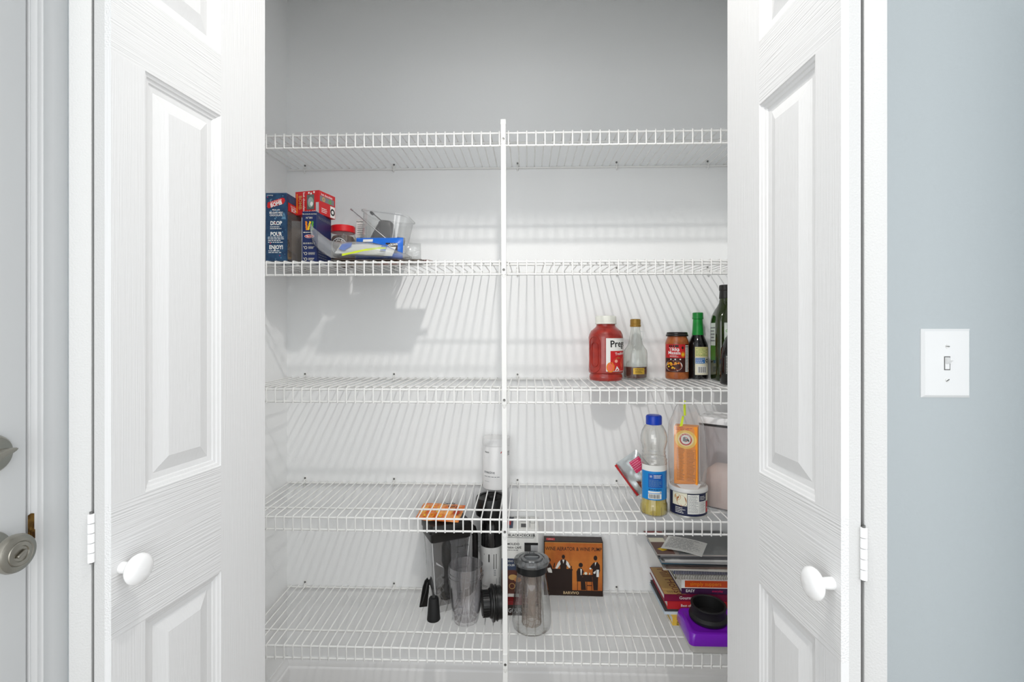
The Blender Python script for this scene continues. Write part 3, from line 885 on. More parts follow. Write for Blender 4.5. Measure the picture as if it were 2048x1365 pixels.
sy = thing('syrup_bottle', 'clear glass syrup jug with gold cap, little amber syrup left', 'bottle', (13.9, 63.55, z3(63.5)))
outer = [(1.25, 0), (1.42, .08), (1.5, .3), (1.5, 3.3), (1.42, 3.75), (1.12, 4.15), (.92, 4.5), (.74, 5.4), (.6, 6.2), (.56, 6.7), (.56, 6.85)]
MB().lathe(outer, 40, cap=True, sy=.85).obj('glass', clear('syrup_glass', (.95, .97, .95, 1), .035, (.85, .9, .88, 1), .05), sy, smooth=40)
MB().lathe([(1.1, .12), (1.36, .22), (1.42, .4), (1.42, 1.62), (0, 1.64)], 36, sy=.84).obj('syrup', col('amber_syrup', 84, 34, 10, .12, coat=.5), sy, smooth=40)
MB().lathe([(.66, 6.72), (.68, 6.8), (.68, 7.0), (.64, 7.05), (.66, 7.1), (.66, 7.6), (.58, 7.72), (0, 7.72)], 32).obj('cap', col('gold_cap', 160, 124, 52, .4, metal=.3), sy, smooth=35)
MB().tube([(.62, 0, 6.2), (.95, 0, 6.05), (1.0, 0, 5.7), (.9, 0, 5.3), (.72, 0, 5.1)], .075, 8).obj('handle', GLASS, sy, smooth=60)
pr = Print(around(1.5, 0, .02, 1, .85))
pr.rect(-.55, .95, .72, 1.5, col('gold_label', 206, 168, 62, .35, metal=.3), 0, 8, 1).text('PURE MAPLE', .2, 1.28, .2, BROWN, .01, lift=.006).lines(-.3, .7, .84, 1.16, 2, BROWN, .4, 4, .006)
pr.done(sy)

CURRY = col('curry_sauce', 150, 74, 26, .35, coat=.5, vary=(srgb(176, 96, 38), 60), bump=(140, .3))
tk = thing('curry_jar', 'short jar of orange curry sauce with black lid and red label', 'jar', (19.35, 64.1, z3(64)))
MB().lathe([(1.25, 0), (1.42, .1), (1.46, .3), (1.46, 4.6), (1.4, 4.9), (1.22, 5.35), (1.18, 5.6)], 40).obj('glass_of_sauce', CURRY, tk, smooth=40)
MB().lathe([(1.34, 5.5), (1.38, 5.54), (1.38, 5.68), (1.3, 5.78), (1.3, 5.95), (1.22, 6.04), (0, 6.04)], 36).obj('lid', col('black_lid', 34, 30, 28, .3), tk, smooth=35)
pr = Print(around(1.46, -.3, .02))
pr.rect(-1.7, 1.75, .95, 4.5, col('maroon_label', 66, 28, 24), 0, 18, 1).rect(-1.7, 1.1, 2.75, 4.5, RED, .006, 12, 1)
pr.text('Tikka', -.35, 3.85, .6, M_PWHITE, .015, 0, 'CENTER', .012).text('Masala', -.35, 3.4, .6, M_PWHITE, .015, 0, 'CENTER', .012).lines(-.9, .25, 2.85, 3.1, 2, PAPER, .4, 3, .012).rect(-1.0, .2, 4.12, 4.4, BROWN, .01, 4, 1)
pr.disc(.75, 3.2, .28, .36, ORANGE, .012).disc(.75, 3.2, .14, .2, YELLOW, .016).disc(.7, 4.05, .14, .18, BROWN, .012)
pr.disc(-.45, 1.75, 1.12, .72, PAPER, .008, 28).disc(-.45, 1.75, 1.02, .63, col('curry_bowl', 168, 66, 28), .012, 28)
R = random.Random(5)
for k in range(16):
    u, v = -.45 + R.uniform(-.75, .75), 1.75 + R.uniform(-.4, .4)
    pr.poly([(u + R.uniform(.1, .22) * math.cos(a), v + R.uniform(.08, .16) * math.sin(a)) for a in (0, 1.1, 2.3, 3.5, 4.8)], (ORANGE, YELLOW, col('gold_curry', 224, 158, 44))[k % 3], .014 + k * .0005)
for u in (-.75, -.2, .4): pr.disc(u, 2.58, .1, .09, PAPER, .01)
pr.rect(1.1, 1.72, 1.0, 4.35, PAPER, .008, 4, 1).lines(1.15, 1.68, 1.1, 4.1, 16, M_PBLACK, .4, 9, .014).rect(1.12, 1.7, 4.12, 4.22, M_PBLACK, .014, 3, 1)
pr.done(tk)

so = thing('soy_sauce_bottle', 'dark soy sauce bottle with a bright green cap and sleeve', 'bottle', (22.05, 64.2, z3(64)))
MB().lathe([(1.1, 0), (1.24, .1), (1.27, .3), (1.27, 3.9), (1.2, 4.4), (.95, 5.1), (.74, 5.6), (.68, 5.9)], 40).obj('glass', col('black_soy_glass', 14, 13, 14, .08, coat=.6), so, smooth=40)
MB().lathe([(.74, 5.55), (.7, 5.9), (.6, 7.6), (.58, 7.75)], 36, cap=False).obj('sleeve', col('green_sleeve', 18, 140, 52, .35), so, smooth=40)
MB().lathe([(.64, 7.7), (.68, 7.75), (.68, 7.9), (.66, 8.0), (.66, 8.5), (.6, 8.56), (0, 8.56)], 36).obj('cap', col('green_cap', 20, 128, 50, .3), so, smooth=35)
pr = Print(around(1.27, .15, .02))
pr.rect(-.95, 1.0, .6, 4.15, CREAM, 0, 12, 1).rect(-.95, 1.0, 2.9, 4.15, col('pale_yellow_label', 224, 214, 150), .006, 12, 1).lines(-.85, .8, 3.0, 4.05, 6, GREEN, .35, 3, .012)
pr.rect(-.9, .3, 2.05, 2.75, col('label_blue', 70, 130, 200), .008, 6, 1).lines(-.85, .25, 2.1, 2.7, 3, PAPER, .35, 5, .014).ring(.62, 2.4, .14, .24, M_PBLACK, .012).rect(.4, .85, 2.05, 2.12, M_PBLACK, .012)
pr.rect(-.65, .5, .85, 1.7, PAPER, .008, 6, 1)
for k in range(12): pr.rect(-.55 + k * .085, -.55 + k * .085 + (.03, .055, .02)[k % 3], .9, 1.62, M_PBLACK, .014)
pr.done(so)

ol = thing('olive_oil_bottle', 'tall dark green olive oil bottle with a black cap', 'bottle', (24.6, 61.75, z3(61.5)))
def sqr(hw, z, r): return rsq(hw, hw, z, r, 5)
OG = mat('green_oil_glass', srgb(34, 46, 10), 0.08, coat=0.5, trans=0.25, ior=1.5, vary=(srgb(44, 58, 14), 12))
MB().loft([sqr(1.3, 0, .6), sqr(1.45, .12, .7), sqr(1.5, .5, .7), sqr(1.5, 7.4, .7), sqr(1.42, 8.1, .8), sqr(1.2, 8.75, .9), sqr(.95, 9.25, .9), sqr(.75, 9.7, .74), sqr(.68, 10.3, .66)]).obj('glass', OG, ol, smooth=40)
MB().lathe([(.7, 10.2), (.74, 10.25), (.68, 11.2), (.74, 11.25), (.74, 11.75), (.7, 11.9), (0, 11.92)], 32).obj('cap', col('black_cap', 30, 30, 28, .4), ol, smooth=35)
MB().lathe([(.7, 9.72), (.72, 9.8), (.69, 10.2)], 32, cap=False).obj('collar', col('bright_green_glass', 84, 120, 26, .1, coat=.5), ol, smooth=40)
pr = Print(front(-1.5, .02))
pr.rect(-.75, .75, 2.6, 7.2, col('oil_label', 214, 222, 214)).rect(-.75, .75, 2.6, 4.4, col('leaf_label', 66, 120, 40), .006).text('OLIVE', 0, 6.2, .45, GREEN, .02, lift=.01).disc(-.3, 5.2, .4, .3, GREEN, .01)
pr.done(ol)
pr = Print(left(-1.5, .02))
pr.rect(-.75, .75, 2.6, 7.2, col('oil_label', 214, 222, 214)).rect(-.75, .75, 2.6, 4.4, col('leaf_label', 66, 120, 40), .006).lines(-.8, .7, 4.8, 6.8, 5, GREY, .4, 3, .01)
pr.done(ol)

vb = thing('vinegar_bottle', 'small near-black bottle in front of the olive oil', 'bottle', (23.75, 57.75, z3(57.6)))
MB().lathe([(1.1, 0), (1.28, .12), (1.32, .4), (1.3, 3.0), (1.18, 4.2), (.85, 5.1), (.5, 5.7), (.42, 6.3)], 36).obj('glass', col('dark_vinegar_glass', 12, 13, 12, .1, coat=.5), vb, smooth=40)
MB().lathe([(.48, 6.2), (.5, 6.25), (.5, 7.0), (.44, 7.06), (0, 7.06)], 28).obj('cap', M_BLACK, vb, smooth=35)
pr = Print(around(1.32, -.6, .02))
pr.rect(-.4, .9, 1.2, 3.6, col('dark_label', 40, 44, 40), 0, 8, 1).lines(-.35, -.2, 1.3, 3.4, 12, PAPER, .3, 2, .008, False)
pr.done(vb)


# ---- fourth shelf: oil, baking soda, can, flour
z4 = lambda y: deck(4, y) + 0.005
ob = thing('cooking_oil_bottle', 'clear bottle with blue cap and blue label, a little yellow oil left', 'bottle', (14.25, 55.75, z4(55.75)))
def cyl_rings(prof, seg=40):
    return MB().lathe(prof, seg)
bp_ = [(1.3, 0), (1.44, .12), (1.5, .4), (1.46, 1.2), (1.36, 1.5), (1.36, 5.6), (1.44, 5.75), (1.38, 5.95), (1.42, 6.15), (1.3, 6.35), (1.32, 6.55), (1.24, 6.75), (1.28, 6.95), (1.22, 7.15), (1.34, 7.7), (1.45, 8.1), (1.45, 8.7), (1.3, 9.3), (1.0, 9.85), (.8, 10.05), (.78, 10.2)]
MB().lathe(bp_, 44).obj('bottle', clear('oil_bottle_plastic', (.97, .97, .95, 1), .03, gloss=1.8, edge=.35), ob, smooth=30)
MB().lathe([(1.2, .06), (1.4, .2), (1.44, .45), (1.4, 1.2), (1.31, 1.55), (1.31, 2.2), (0, 2.2)], 40).obj('oil', col('yellow_oil', 190, 166, 52, .1, coat=.4, vary=(srgb(206, 188, 84), 30)), ob, smooth=40)
for k in range(10):
    a = 2 * PI * k / 10
    MB().tube([(1.42 * math.cos(a), 1.42 * math.sin(a), .1), (1.5 * math.cos(a), 1.5 * math.sin(a), .45), (1.46 * math.cos(a), 1.46 * math.sin(a), 1.1)], .04, 5).obj('flute', clear('oil_flute', (.9, .86, .6, 1), .1), ob)
MB().lathe([(.84, 10.0), (.88, 10.05), (.88, 10.85), (.8, 11.0), (.7, 11.04), (0, 11.02)], 40).obj('cap', col('royal_blue_cap', 14, 60, 178, .3), ob, smooth=30)
pr = Print(around(1.37, .0, .02))
OBL = col('oil_label_blue', 18, 132, 206, .35)
pr.rect(-1.9, 2.35, 5.0, 5.65, PAPER, 0, 24, 1).rect(-1.9, 2.35, 1.85, 5.0, OBL, 0, 24, 1)
DB = col('deep_label_blue', 20, 90, 176)
pr.rect(-.95, .65, 3.2, 4.75, DB, .006, 8, 1).lines(-.85, .55, 3.3, 4.1, 6, SKY, .35, 4, .012).lines(-.35, .5, 4.25, 4.65, 3, PAPER, .45, 7, .012)
for k in range(6):
    a = k * PI / 3
    pr.poly([(-.65 + .05 * math.cos(a - .5), 4.45 + .05 * math.sin(a - .5)), (-.65 + .2 * math.cos(a), 4.45 + .2 * math.sin(a)), (-.65 + .05 * math.cos(a + .5), 4.45 + .05 * math.sin(a + .5))], PAPER, .012)
pr.lines(-.9, .6, 2.9, 3.1, 1, M_PBLACK, .4, 3, .01).rect(-.95, .5, 2.62, 2.82, PAPER, .008, 6, 1).rect(-.95, .5, 1.98, 2.55, PAPER, .008, 6, 1).text('48', .38, 2.72, .18, M_PBLACK, lift=.014)
for k in range(14): pr.rect(-.85 + k * .085, -.85 + k * .085 + (.05, .025, .06, .03)[k % 4], 2.05, 2.48, M_PBLACK, .014)
pr.done(ob)

cn = thing('food_can', 'short round can with navy and white label below the baking soda', 'can', (18.12, 56.05, z4(56.05)))
MB().lathe([(1.95, 0), (2.08, .06), (2.08, .16), (2.02, .22), (2.02, 2.75), (2.06, 2.8)], 44).obj('can_body', col('tin', 200, 200, 196, .3, metal=.7), cn, smooth=35)
MB().lathe([(2.06, 2.72), (2.14, 2.76), (2.14, 3.1), (2.08, 3.2), (1.9, 3.2), (1.86, 3.12), (0, 3.1)], 44).obj('lid', clear('milky_lid', (.9, .9, .9, 1), .75, (.9, .9, .88, 1), .3), cn, smooth=35)
pr = Print(around(2.04, 0, .015))
NV = col('can_navy', 24, 32, 66)
pr.rect(-3.0, 3.0, .25, 2.7, NV, 0, 36, 1).rect(-2.4, -.7, 1.3, 2.7, CREAM, .006, 12, 1)
pr.disc(-1.3, 1.85, .55, .6, col('nut_print', 168, 96, 52), .01).disc(-1.75, 2.2, .4, .35, col('nut_print_pale', 206, 170, 120), .012)
pr.poly([(-2.6, .5), (-.75, 1.0), (-.75, 1.45), (-1.6, 1.3), (-2.6, 1.25)], NV, .014)
pr.lines(-2.0, -.85, .45, 1.15, 4, PAPER, .4, 5, .018)
pr.rect(-.65, .6, .5, 2.6, PAPER, .008, 8, 1).lines(-.58, .52, .6, 2.5, 14, GREY, .35, 8, .014).rect(.65, 1.6, 1.9, 2.55, NV, .01, 6, 1).lines(.72, 1.5, 1.98, 2.45, 3, PAPER, .4, 9, .014).rect(.62, 1.62, .5, 1.85, PAPER, .008, 6, 1).lines(.7, 1.5, .6, 1.8, 9, GREY, .35, 2, .014)
pr.rect(1.66, 2.3, .5, 1.7, RED, .008, 6, 1).rect(1.66, 2.3, 1.75, 2.6, CREAM, .008, 6, 1).disc(1.95, 1.0, .1, .1, PAPER, .014)
pr.done(cn)

zc = z4(56.05) + 3.21
bs = thing('baking_soda_box', 'orange baking soda box inside a clear zipper bag on the can', 'box', (17.95, 55.95, zc + .12), (0, 0, math.radians(-24)))
BSO = col('baking_soda_orange', 248, 150, 16, .45)
w, d, h = 1.25, .75, 6.5
MB().box(-w, w, -d, d, 0, h, .04).obj('carton', BSO, bs)
pr = Print(front(-d))
YL = col('soda_yellow', 248, 206, 92)
for r, m, l in ((1.15, YL, .0), (.85, col('soda_cream', 250, 232, 176), .003)): pr.disc(0, 5.05, min(r, 1.22), r * .9, m, l, 28)
pr.ring(0, 5.05, .52, .66, RED, .006, 32).disc(0, 5.05, .52, .52, PAPER, .006, 28)
pr.ring(0, 5.05, .2, .27, RED, .01).poly([(-.3, 4.85), (-.05, 4.78), (.28, 5.0), (.2, 5.2), (.02, 5.12), (-.1, 5.35), (-.28, 5.28)], GREY, .012).poly([(.15, 5.0), (.32, 4.8), (.4, 4.9), (.26, 5.15)], M_PBLACK, .014)
for i, ch in enumerate('ARM & HAMMER'):
    a = 2.75 - i * .215
    pr.text(ch, .59 * math.cos(a), 5.05 + .59 * math.sin(a), .14, M_PWHITE, .01, a - PI / 2, lift=.012)
pr.lines(-1.1, 1.1, 6.05, 6.4, 2, RED, .4, 2)
OR2 = col('soda_small_print', 150, 84, 20)
pr.lines(-.95, -.1, .45, 4.1, 26, OR2, .4, 3).lines(.12, 1.0, .45, 3.9, 22, OR2, .4, 4)
for u in (.03, 1.04): pr.rect(u, u + .02, .4, 3.95, OR2)
pr.rect(.03, 1.06, 3.95, 3.97, OR2).rect(.03, 1.06, .4, .42, OR2)
pr.done(bs)
sb = thing('sandwich_bag', 'clear zipper bag with lime seal around the orange baking soda box', 'bag', (17.9, 55.85, zc))
def bag_ring(z, x0, x1, dd, n=16, seed=0):
    R = random.Random(int(z * 100) + seed)
    cx, hw = (x0 + x1) / 2, (x1 - x0) / 2
    out = []
    for k in range(n):
        a = 2 * PI * k / n
        cc, ss = math.cos(a), math.sin(a)
        e = .55
        out.append((cx + hw * math.copysign(abs(cc) ** e, cc) + R.uniform(-.06, .06), dd * math.copysign(abs(ss) ** e, ss) + R.uniform(-.04, .04), z + R.uniform(-.05, .05)))
    return out
MB().loft([bag_ring(.04, -1.5, 1.7, .7), bag_ring(.3, -1.75, 2.0, 1.0), bag_ring(2.0, -1.95, 2.15, 1.08), bag_ring(3.8, -2.0, 2.15, 1.05), bag_ring(5.6, -2.05, 2.1, 1.0), bag_ring(6.8, -1.95, 1.9, .9), bag_ring(7.8, -1.6, 1.5, .5), bag_ring(8.7, -1.2, .95, .25), bag_ring(9.5, -.75, .65, .1)], True, False).obj('film', clear('sandwich_bag_film', (.97, .97, .97, 1), .07, (.92, .93, .93, 1), .1, gloss=1.5, edge=.75), sb, smooth=50)
b = MB()
for pts in ([(-1.05, -.98, 6.7), (-.72, -.96, 6.75), (-.5, -.82, 7.8), (-.72, -.82, 7.85)], [(-.5, -.7, 7.85), (-.25, -.7, 7.85), (-.15, -.2, 9.45), (-.42, -.2, 9.5)]):
    b.add(pts, [(0, 1, 2, 3)])
b.obj('seal', LIME, sb)
MB().add([(-1.4, -.95, .3), (1.3, -.98, .35), (.15, -1.95, -.75), (-.1, -1.9, -.7)], [(0, 1, 2, 3)]).obj('corner', clear('bag_corner', haze=.55, hazecol=(.92, .92, .92, 1)), sb)

fl = thing('flour_container', 'tall clear flour container with white lid beside the baking soda', 'container', (23.1, 58.3, z4(60.5)), (0, 0, math.radians(-38)))
MB().loft([rsq(2.0, 2.0, .02, .5), rsq(2.15, 2.15, .15, .6), rsq(2.3, 2.3, 9.2, .7), rsq(2.32, 2.32, 9.6, .7)]).obj('body', clear('flour_plastic', (.9, .88, .89, 1), .14, (.62, .58, .6, 1), .08), fl, smooth=40)
FLOUR = col('flour', 234, 220, 210, .9, bump=(120, .6), vary=(srgb(236, 222, 212), 20))
def flour_top(p): return p
MB().loft([rsq(1.92, 1.92, .15, .5), rsq(2.05, 2.05, .4, .6), rsq(2.12, 2.12, 2.6, .6), rsq(1.9, 1.9, 4.0, .6), rsq(1.2, 1.2, 4.6, .5), rsq(.4, .4, 4.8, .2)]).obj('flour', FLOUR, fl, smooth=50)
MB().loft([rsq(2.36, 2.36, 9.45, .75), rsq(2.36, 2.36, 9.7, .75)]).obj('gasket', DGREY, fl, smooth=40)
MB().loft([rsq(2.3, 2.3, 9.7, .75), rsq(2.5, 2.5, 9.75, .8), rsq(2.5, 2.5, 10.3, .8), rsq(2.4, 2.4, 10.5, .8), rsq(1.7, 1.7, 10.55, .7), rsq(1.6, 1.6, 10.45, .7)]).obj('lid', col('white_lid', 240, 240, 240, .3), fl, smooth=35)

fb = thing('foil_snack_bag', 'crumpled red white and silver foil bag behind the cooking oil', 'bag', (13.5, 60.6, z4(60.6) + .02), (0, 0, math.radians(-20)))
b = pillow(3.6, 4.6, 1.6, 16, .1, 41, taper=lambda u, v: (1 - .12 * v, 0))
FOIL = mat('silver_foil', srgb(206, 212, 214), .28, metal=.5, bump=(60, .5))
b.xf(Matrix.Translation((0, 0, 2.35)) @ Matrix.Rotation(math.radians(-38), 4, 'Y'))
zmin = min(p[2] for p in b.v)
b.v = [(x, y, q - zmin) for x, y, q in b.v]
b.obj('wrapper', FOIL, fb, smooth=60)
Mx = Matrix.Translation((0, 0, 2.35 - zmin)) @ Matrix.Rotation(math.radians(-38), 4, 'Y')
def pf3(u, v, l=0.0):
    a, q = u / 1.8, v / 2.3
    th = max(0.0, (1 - min(1, abs(a)) ** 3) * (1 - min(1, abs(q)) ** 3)) ** .6
    return tuple(Mx @ Vector((u, -.8 * th - .2 - l, v)))
pr = Print(pf3)
pr.rect(.1, 1.5, .1, 1.6, PINK, 0, 6, 6).rect(-1.78, -1.4, -2.2, 2.2, RED, 0, 3, 12).poly([(-.6, -1.9), (.0, -2.2), (.1, -1.1), (-.5, -.6)], col('cocoa_print', 122, 64, 50), .02).lines(.1, 1.6, .4, 1.6, 5, col('pink_text', 240, 150, 180), .3, 6, .03)
pr.done(fb)

wc = thing('white_canister', 'white round supplement canister standing behind the support pole', 'canister', (-4.05, 64.15, z4(64.1)))
MB().lathe([(1.6, 0), (1.74, .08), (1.77, .2), (1.77, 5.5), (1.72, 5.6)], 44).obj('tub', col('white_tub', 238, 238, 238, .35), wc, smooth=35)
MB().lathe([(1.74, 5.55), (1.8, 5.6), (1.8, 6.4), (1.74, 6.5), (1.6, 6.52), (1.56, 6.46), (0, 6.45)], 44).obj('lid', col('white_cap', 232, 232, 232, .35), wc, smooth=35)
pr = Print(around(1.77, -.05, .015))
pr.text('thesis', -1.45, 4.85, .3, M_PBLACK, .01, 0, 'LEFT').text('creatine', -1.62, 2.3, .5, GREY, .015, 0, 'LEFT').lines(-1.55, 1.2, 4.0, 4.35, 2, LGREY, .25, 3, 0, False).lines(-1.55, 1.3, 1.62, 1.85, 1, GREY, .3, 6).lines(-1.5, -.4, 1.0, 1.2, 1, LGREY, .3, 2)
for sgn in (-1, 1): pr.poly([(.95, 4.95), (.95 + sgn * .1, 4.98), (.95 + sgn * .22, 4.72), (.95 + sgn * .1, 4.76)], RED)
pr.lines(1.9, 2.4, 4.3, 4.9, 3, M_PBLACK, .4, 7)
pr.done(wc)

# ---- lowest shelf
z5 = lambda y: deck(5, y) + 0.005
bl = thing('blender_jar', 'square clear blender jar with black lid and black handle', 'blender', (-10.2, 61.65, z5(62.8)), (0, 0, math.radians(27)))
MB().loft([rsq(1.75, 1.5, .9, .35, 3), rsq(1.85, 1.55, 1.2, .35, 3), rsq(2.4, 1.95, 8.6, .4, 3), rsq(2.45, 2.0, 9.1, .4, 3)], True, False).obj('jar', SMOKE, bl, smooth=30)
MB().loft([rsq(1.55, 1.3, 0, .3, 3), rsq(1.72, 1.48, .12, .35, 3), rsq(1.78, 1.52, .95, .35, 3)]).obj('base_collar', clear('clear_collar', (.88, .88, .88, 1), .12), bl, smooth=30)
for sx in (-1, 1):
    for sy_ in (-1, 1):
        MB().tube([(sx * 1.78, sy_ * 1.48, 1.0), (sx * 2.38, sy_ * 1.92, 8.9)], .06, 6).obj('corner_rib', clear('rib_plastic', haze=.5), bl)
MB().loft([rsq(2.42, 1.97, 8.9, .4, 3), rsq(2.55, 2.1, 9.0, .4, 3), rsq(2.6, 2.15, 9.85, .45, 3), rsq(2.72, 2.25, 10.0, .5, 3), rsq(2.72, 2.25, 10.6, .5, 3), rsq(2.5, 2.05, 10.95, .5, 3), rsq(1.2, 1.0, 11.05, .4, 3)]).obj('lid', col('blender_lid', 32, 31, 30, .4), bl, smooth=35)
MB().box(.3, 2.3, -2.35, -1.6, 10.2, 11.15, .2, 3).obj('lid_latch', M_BLACK, bl, smooth=40)
MB().tube([(2.2, 0, 9.4), (3.0, 0, 9.6), (3.6, 0, 9.1), (3.85, 0, 8.2), (3.85, 0, 5.0), (3.78, 0, 2.4), (3.5, 0, 1.3), (2.9, 0, .9), (1.9, 0, 1.0)], .42, 12).obj('handle', col('handle_black', 24, 23, 23, .3), bl, smooth=60)
MB().box(2.5, 3.5, -.12, .12, 1.6, 8.8, .05).obj('handle_web', clear('handle_web', (.85, .85, .85, 1), .3, (.7, .7, .7, 1)), bl)
MB().lathe([(.75, 1.0), (.8, 1.3), (.55, 1.5), (.75, 1.9), (.72, 2.2), (.32, 2.6), (.28, 4.6), (.5, 5.2), (.62, 5.6), (.6, 7.6), (.3, 8.4), (.2, 8.6)], 20).obj('blade_shaft', DGREY, bl, smooth=40)
for z_, a in ((2.9, .3), (4.6, 2.4), (5.3, 1.2), (3.6, 4.0)):
    c, sn = math.cos(a), math.sin(a)
    MB().add([(0.2 * c, 0.2 * sn, z_), (1.35 * c - .1 * sn, 1.35 * sn + .1 * c, z_ + .35), (1.45 * c, 1.45 * sn, z_ + .62), (.2 * c - .2 * sn, .2 * sn + .2 * c, z_ + .25)], [(0, 1, 2, 3)]).obj('blade', STEEL, bl)
pr = Print(lambda u, v, l=0: (u * (.72 + v * .03), -(1.53 + (v - 1.0) * .0556) - .02, v))
for k, v in enumerate((7.9, 7.2, 6.5, 5.9, 5.2, 4.5)):
    pr.rect(.75, 1.1 + .5 * (k % 2 == 0), v, v + .045, M_PBLACK)
    if k % 2 == 0: pr.text('%d CUPS' % (8 - k), 1.95, v + .02, .3, M_PBLACK)
pr.done(bl)

op = thing('candy_packet', 'small orange snack packet with yellow bits lying on the blender lid', 'packet', (-10.9, 61.4, z5(61.65) + 11.82), (0, 0, math.radians(-8)))
b = pillow(5.6, 3.4, .8, 18, .12, 17).xf(Matrix.Rotation(math.radians(-74), 4, 'X'))
mn = min(p[2] for p in b.v)
b.obj('wrapper', col('orange_film', 226, 104, 30, .3, vary=(srgb(246, 176, 96), 40), coat=.3), op, smooth=60)
Mo = Matrix.Rotation(math.radians(-74), 4, 'X')
def pf4(u, v, l=0.0):
    a, q = u / 2.8, v / 1.7
    th = max(0.0, (1 - min(1, abs(a)) ** 3) * (1 - min(1, abs(q)) ** 3)) ** .6
    return tuple(Mo @ Vector((u, -.4 * th - .33 - l, v)))
pr = Print(pf4)
R = random.Random(9)
for k in range(70):
    u, v = R.uniform(-2.3, .7), R.uniform(-1.5, .2)
    r = R.uniform(.05, .13)
    pr.poly([(u + r * math.cos(a), v + r * math.sin(a)) for a in (0, 1.2, 2.5, 3.8, 5.0)], (YELLOW, col('gold_bits', 214, 160, 40), ORANGE)[k % 3], .001 * (k % 7))
pr.text('Candy', .9, .95, .62, M_PBLACK, .02, .25, lift=.02).text('Corn', 1.6, .4, .62, M_PBLACK, .02, .25, lift=.02).rect(1.9, 2.6, -.9, .3, col('dark_orange_film', 170, 52, 22), .01, 3, 4)
pr.done(op)

bc = thing('black_blender_bottle', 'tall black cylinder bottle with a wide cap and silver label', 'bottle', (-4.62, 63.55, z5(63.5)))
MB().lathe([(1.2, 0), (1.33, .1), (1.38, .3), (1.38, 9.2), (1.3, 9.6), (1.2, 10.0), (1.35, 10.4), (1.7, 10.9)], 40).obj('bottle', col('gloss_black', 16, 16, 17, .12, coat=.5), bc, smooth=40)
MB().lathe([(1.75, 10.8), (2.02, 10.95), (2.05, 11.2), (2.05, 12.9), (1.95, 13.15), (1.5, 13.2), (1.45, 13.1), (.7, 13.1), (.65, 13.4), (0, 13.42)], 44).obj('cap', col('black_screw_cap', 22, 22, 22, .3), bc, smooth=35)
SIL = col('silver_label', 206, 206, 204, .35)
pr = Print(around(1.38, 0, .02))
pr.rect(-2.1, 2.1, 1.5, 7.0, SIL, 0, 26, 1).rect(.35, .75, 4.3, 6.2, M_PBLACK, .008).lines(.38, .7, 3.4, 4.2, 4, GREY, .4, 3, .008, False).rect(-.9, -.2, 6.0, 6.2, M_PBLACK, .008).rect(-.3, -.15, 5.2, 6.2, M_PBLACK, .008).rect(.7, 1.2, 2.3, 3.1, GREY, .008)
pr.lines(-1.2, -.3, 1.9, 2.2, 2, M_PBLACK, .35, 6, .008)
pr.done(bc)

cu = thing('clear_cup', 'tall clear plastic blender cup with threaded rim', 'cup', (-7.35, 58.7, z5(58.9)))
MB().lathe([(1.25, 0), (1.45, .08), (1.58, .4), (1.84, 2.2), (2.0, 4.6), (2.04, 5.4), (2.16, 5.45), (2.16, 5.58), (2.06, 5.62), (2.06, 5.85), (2.14, 5.9), (2.14, 6.02), (2.06, 6.06), (2.06, 6.7), (2.02, 6.74), (1.98, 6.7), (1.96, 5.4), (1.76, 2.2), (1.48, .5), (0, .35)], 44, cap=False).obj('cup', clear('cup_plastic', (.93, .925, .94, 1), .03, gloss=2.2, edge=.3), cu, smooth=30)
for k in range(8):
    a = 2 * PI * k / 8 + .2
    MB().tube([(1.3 * math.cos(a), 1.3 * math.sin(a), .15), (1.62 * math.cos(a), 1.62 * math.sin(a), 1.4)], .05, 5).obj('base_rib', clear('cup_rib', haze=.25), cu)
pr = Print(around(1.9, -.1, .02))
for k in range(4): pr.lines(-.5, .1, 1.6 + k * .9, 1.75 + k * .9, 1, GREY, .6, k)
pr.rect(.75, .8, 1.0, 5.0, clear('mould_line', haze=.5))
pr.done(cu)

co = thing('rubber_foot', 'black tapered rubber plug standing beside the blender jar', 'plug', (-11.25, 58.75, z5(58.9)))
MB().lathe([(.76, 0), (.8, .08), (.78, .25), (.6, 2.5), (.52, 2.65), (0, 2.66)], 30).obj('plug', BLACKR, co, smooth=35)
MB().lathe([(.18, 2.6), (.18, 2.95), (0, 2.97)], 14).obj('stem', DGREY, co, smooth=40)
pd = thing('black_paddle', 'flat black paddle leaning against the side of the blender jar', 'paddle', (-13.05, 61.3, z5(61.3)), (0, math.radians(8), math.radians(30)))
MB().prism([(-.5, 0), (.5, 0), (.42, 2.4), (.3, 3.2), (.05, 3.55), (-.25, 3.2), (-.42, 2.4)], .16, 'y', -.08).obj('blade', M_BLACK, pd)
MB().tube([(-.3, -.1, .3), (0, -.14, 1.8), (.1, -.1, 3.0)], .06, 6).obj('rib', DGREY, pd, smooth=60)

dsc = thing('blade_base', 'round black blender blade base lying on its side by the cup', 'blender part', (-4.12, 58.75, z5(59.2) + 2.12), (0, 0, math.radians(12)))
def axx(prof, seg=40): return MB().lathe(prof, seg).map(lambda p: (p[2], p[0], p[1]))
axx([(1.3, -1.35), (1.42, -1.25), (1.42, -.5), (1.6, -.45), (1.7, -.3), (1.72, -.2), (2.05, -.15), (2.08, 0), (2.02, .12), (1.9, .16), (1.9, .3), (2.0, .35), (2.0, .45), (1.85, .5), (1.85, .95), (1.7, 1.05), (1.2, 1.0), (0, .9)]).obj('housing', col('satin_black', 22, 22, 22, .3), dsc, smooth=30)
for k in range(28):
    a = 2 * PI * k / 28
    MB().box(-1.25, -.55, -.07, .07, 1.38, 1.5).xf(Matrix.Rotation(a, 4, 'X')).obj('grip_rib', M_BLACK, dsc)

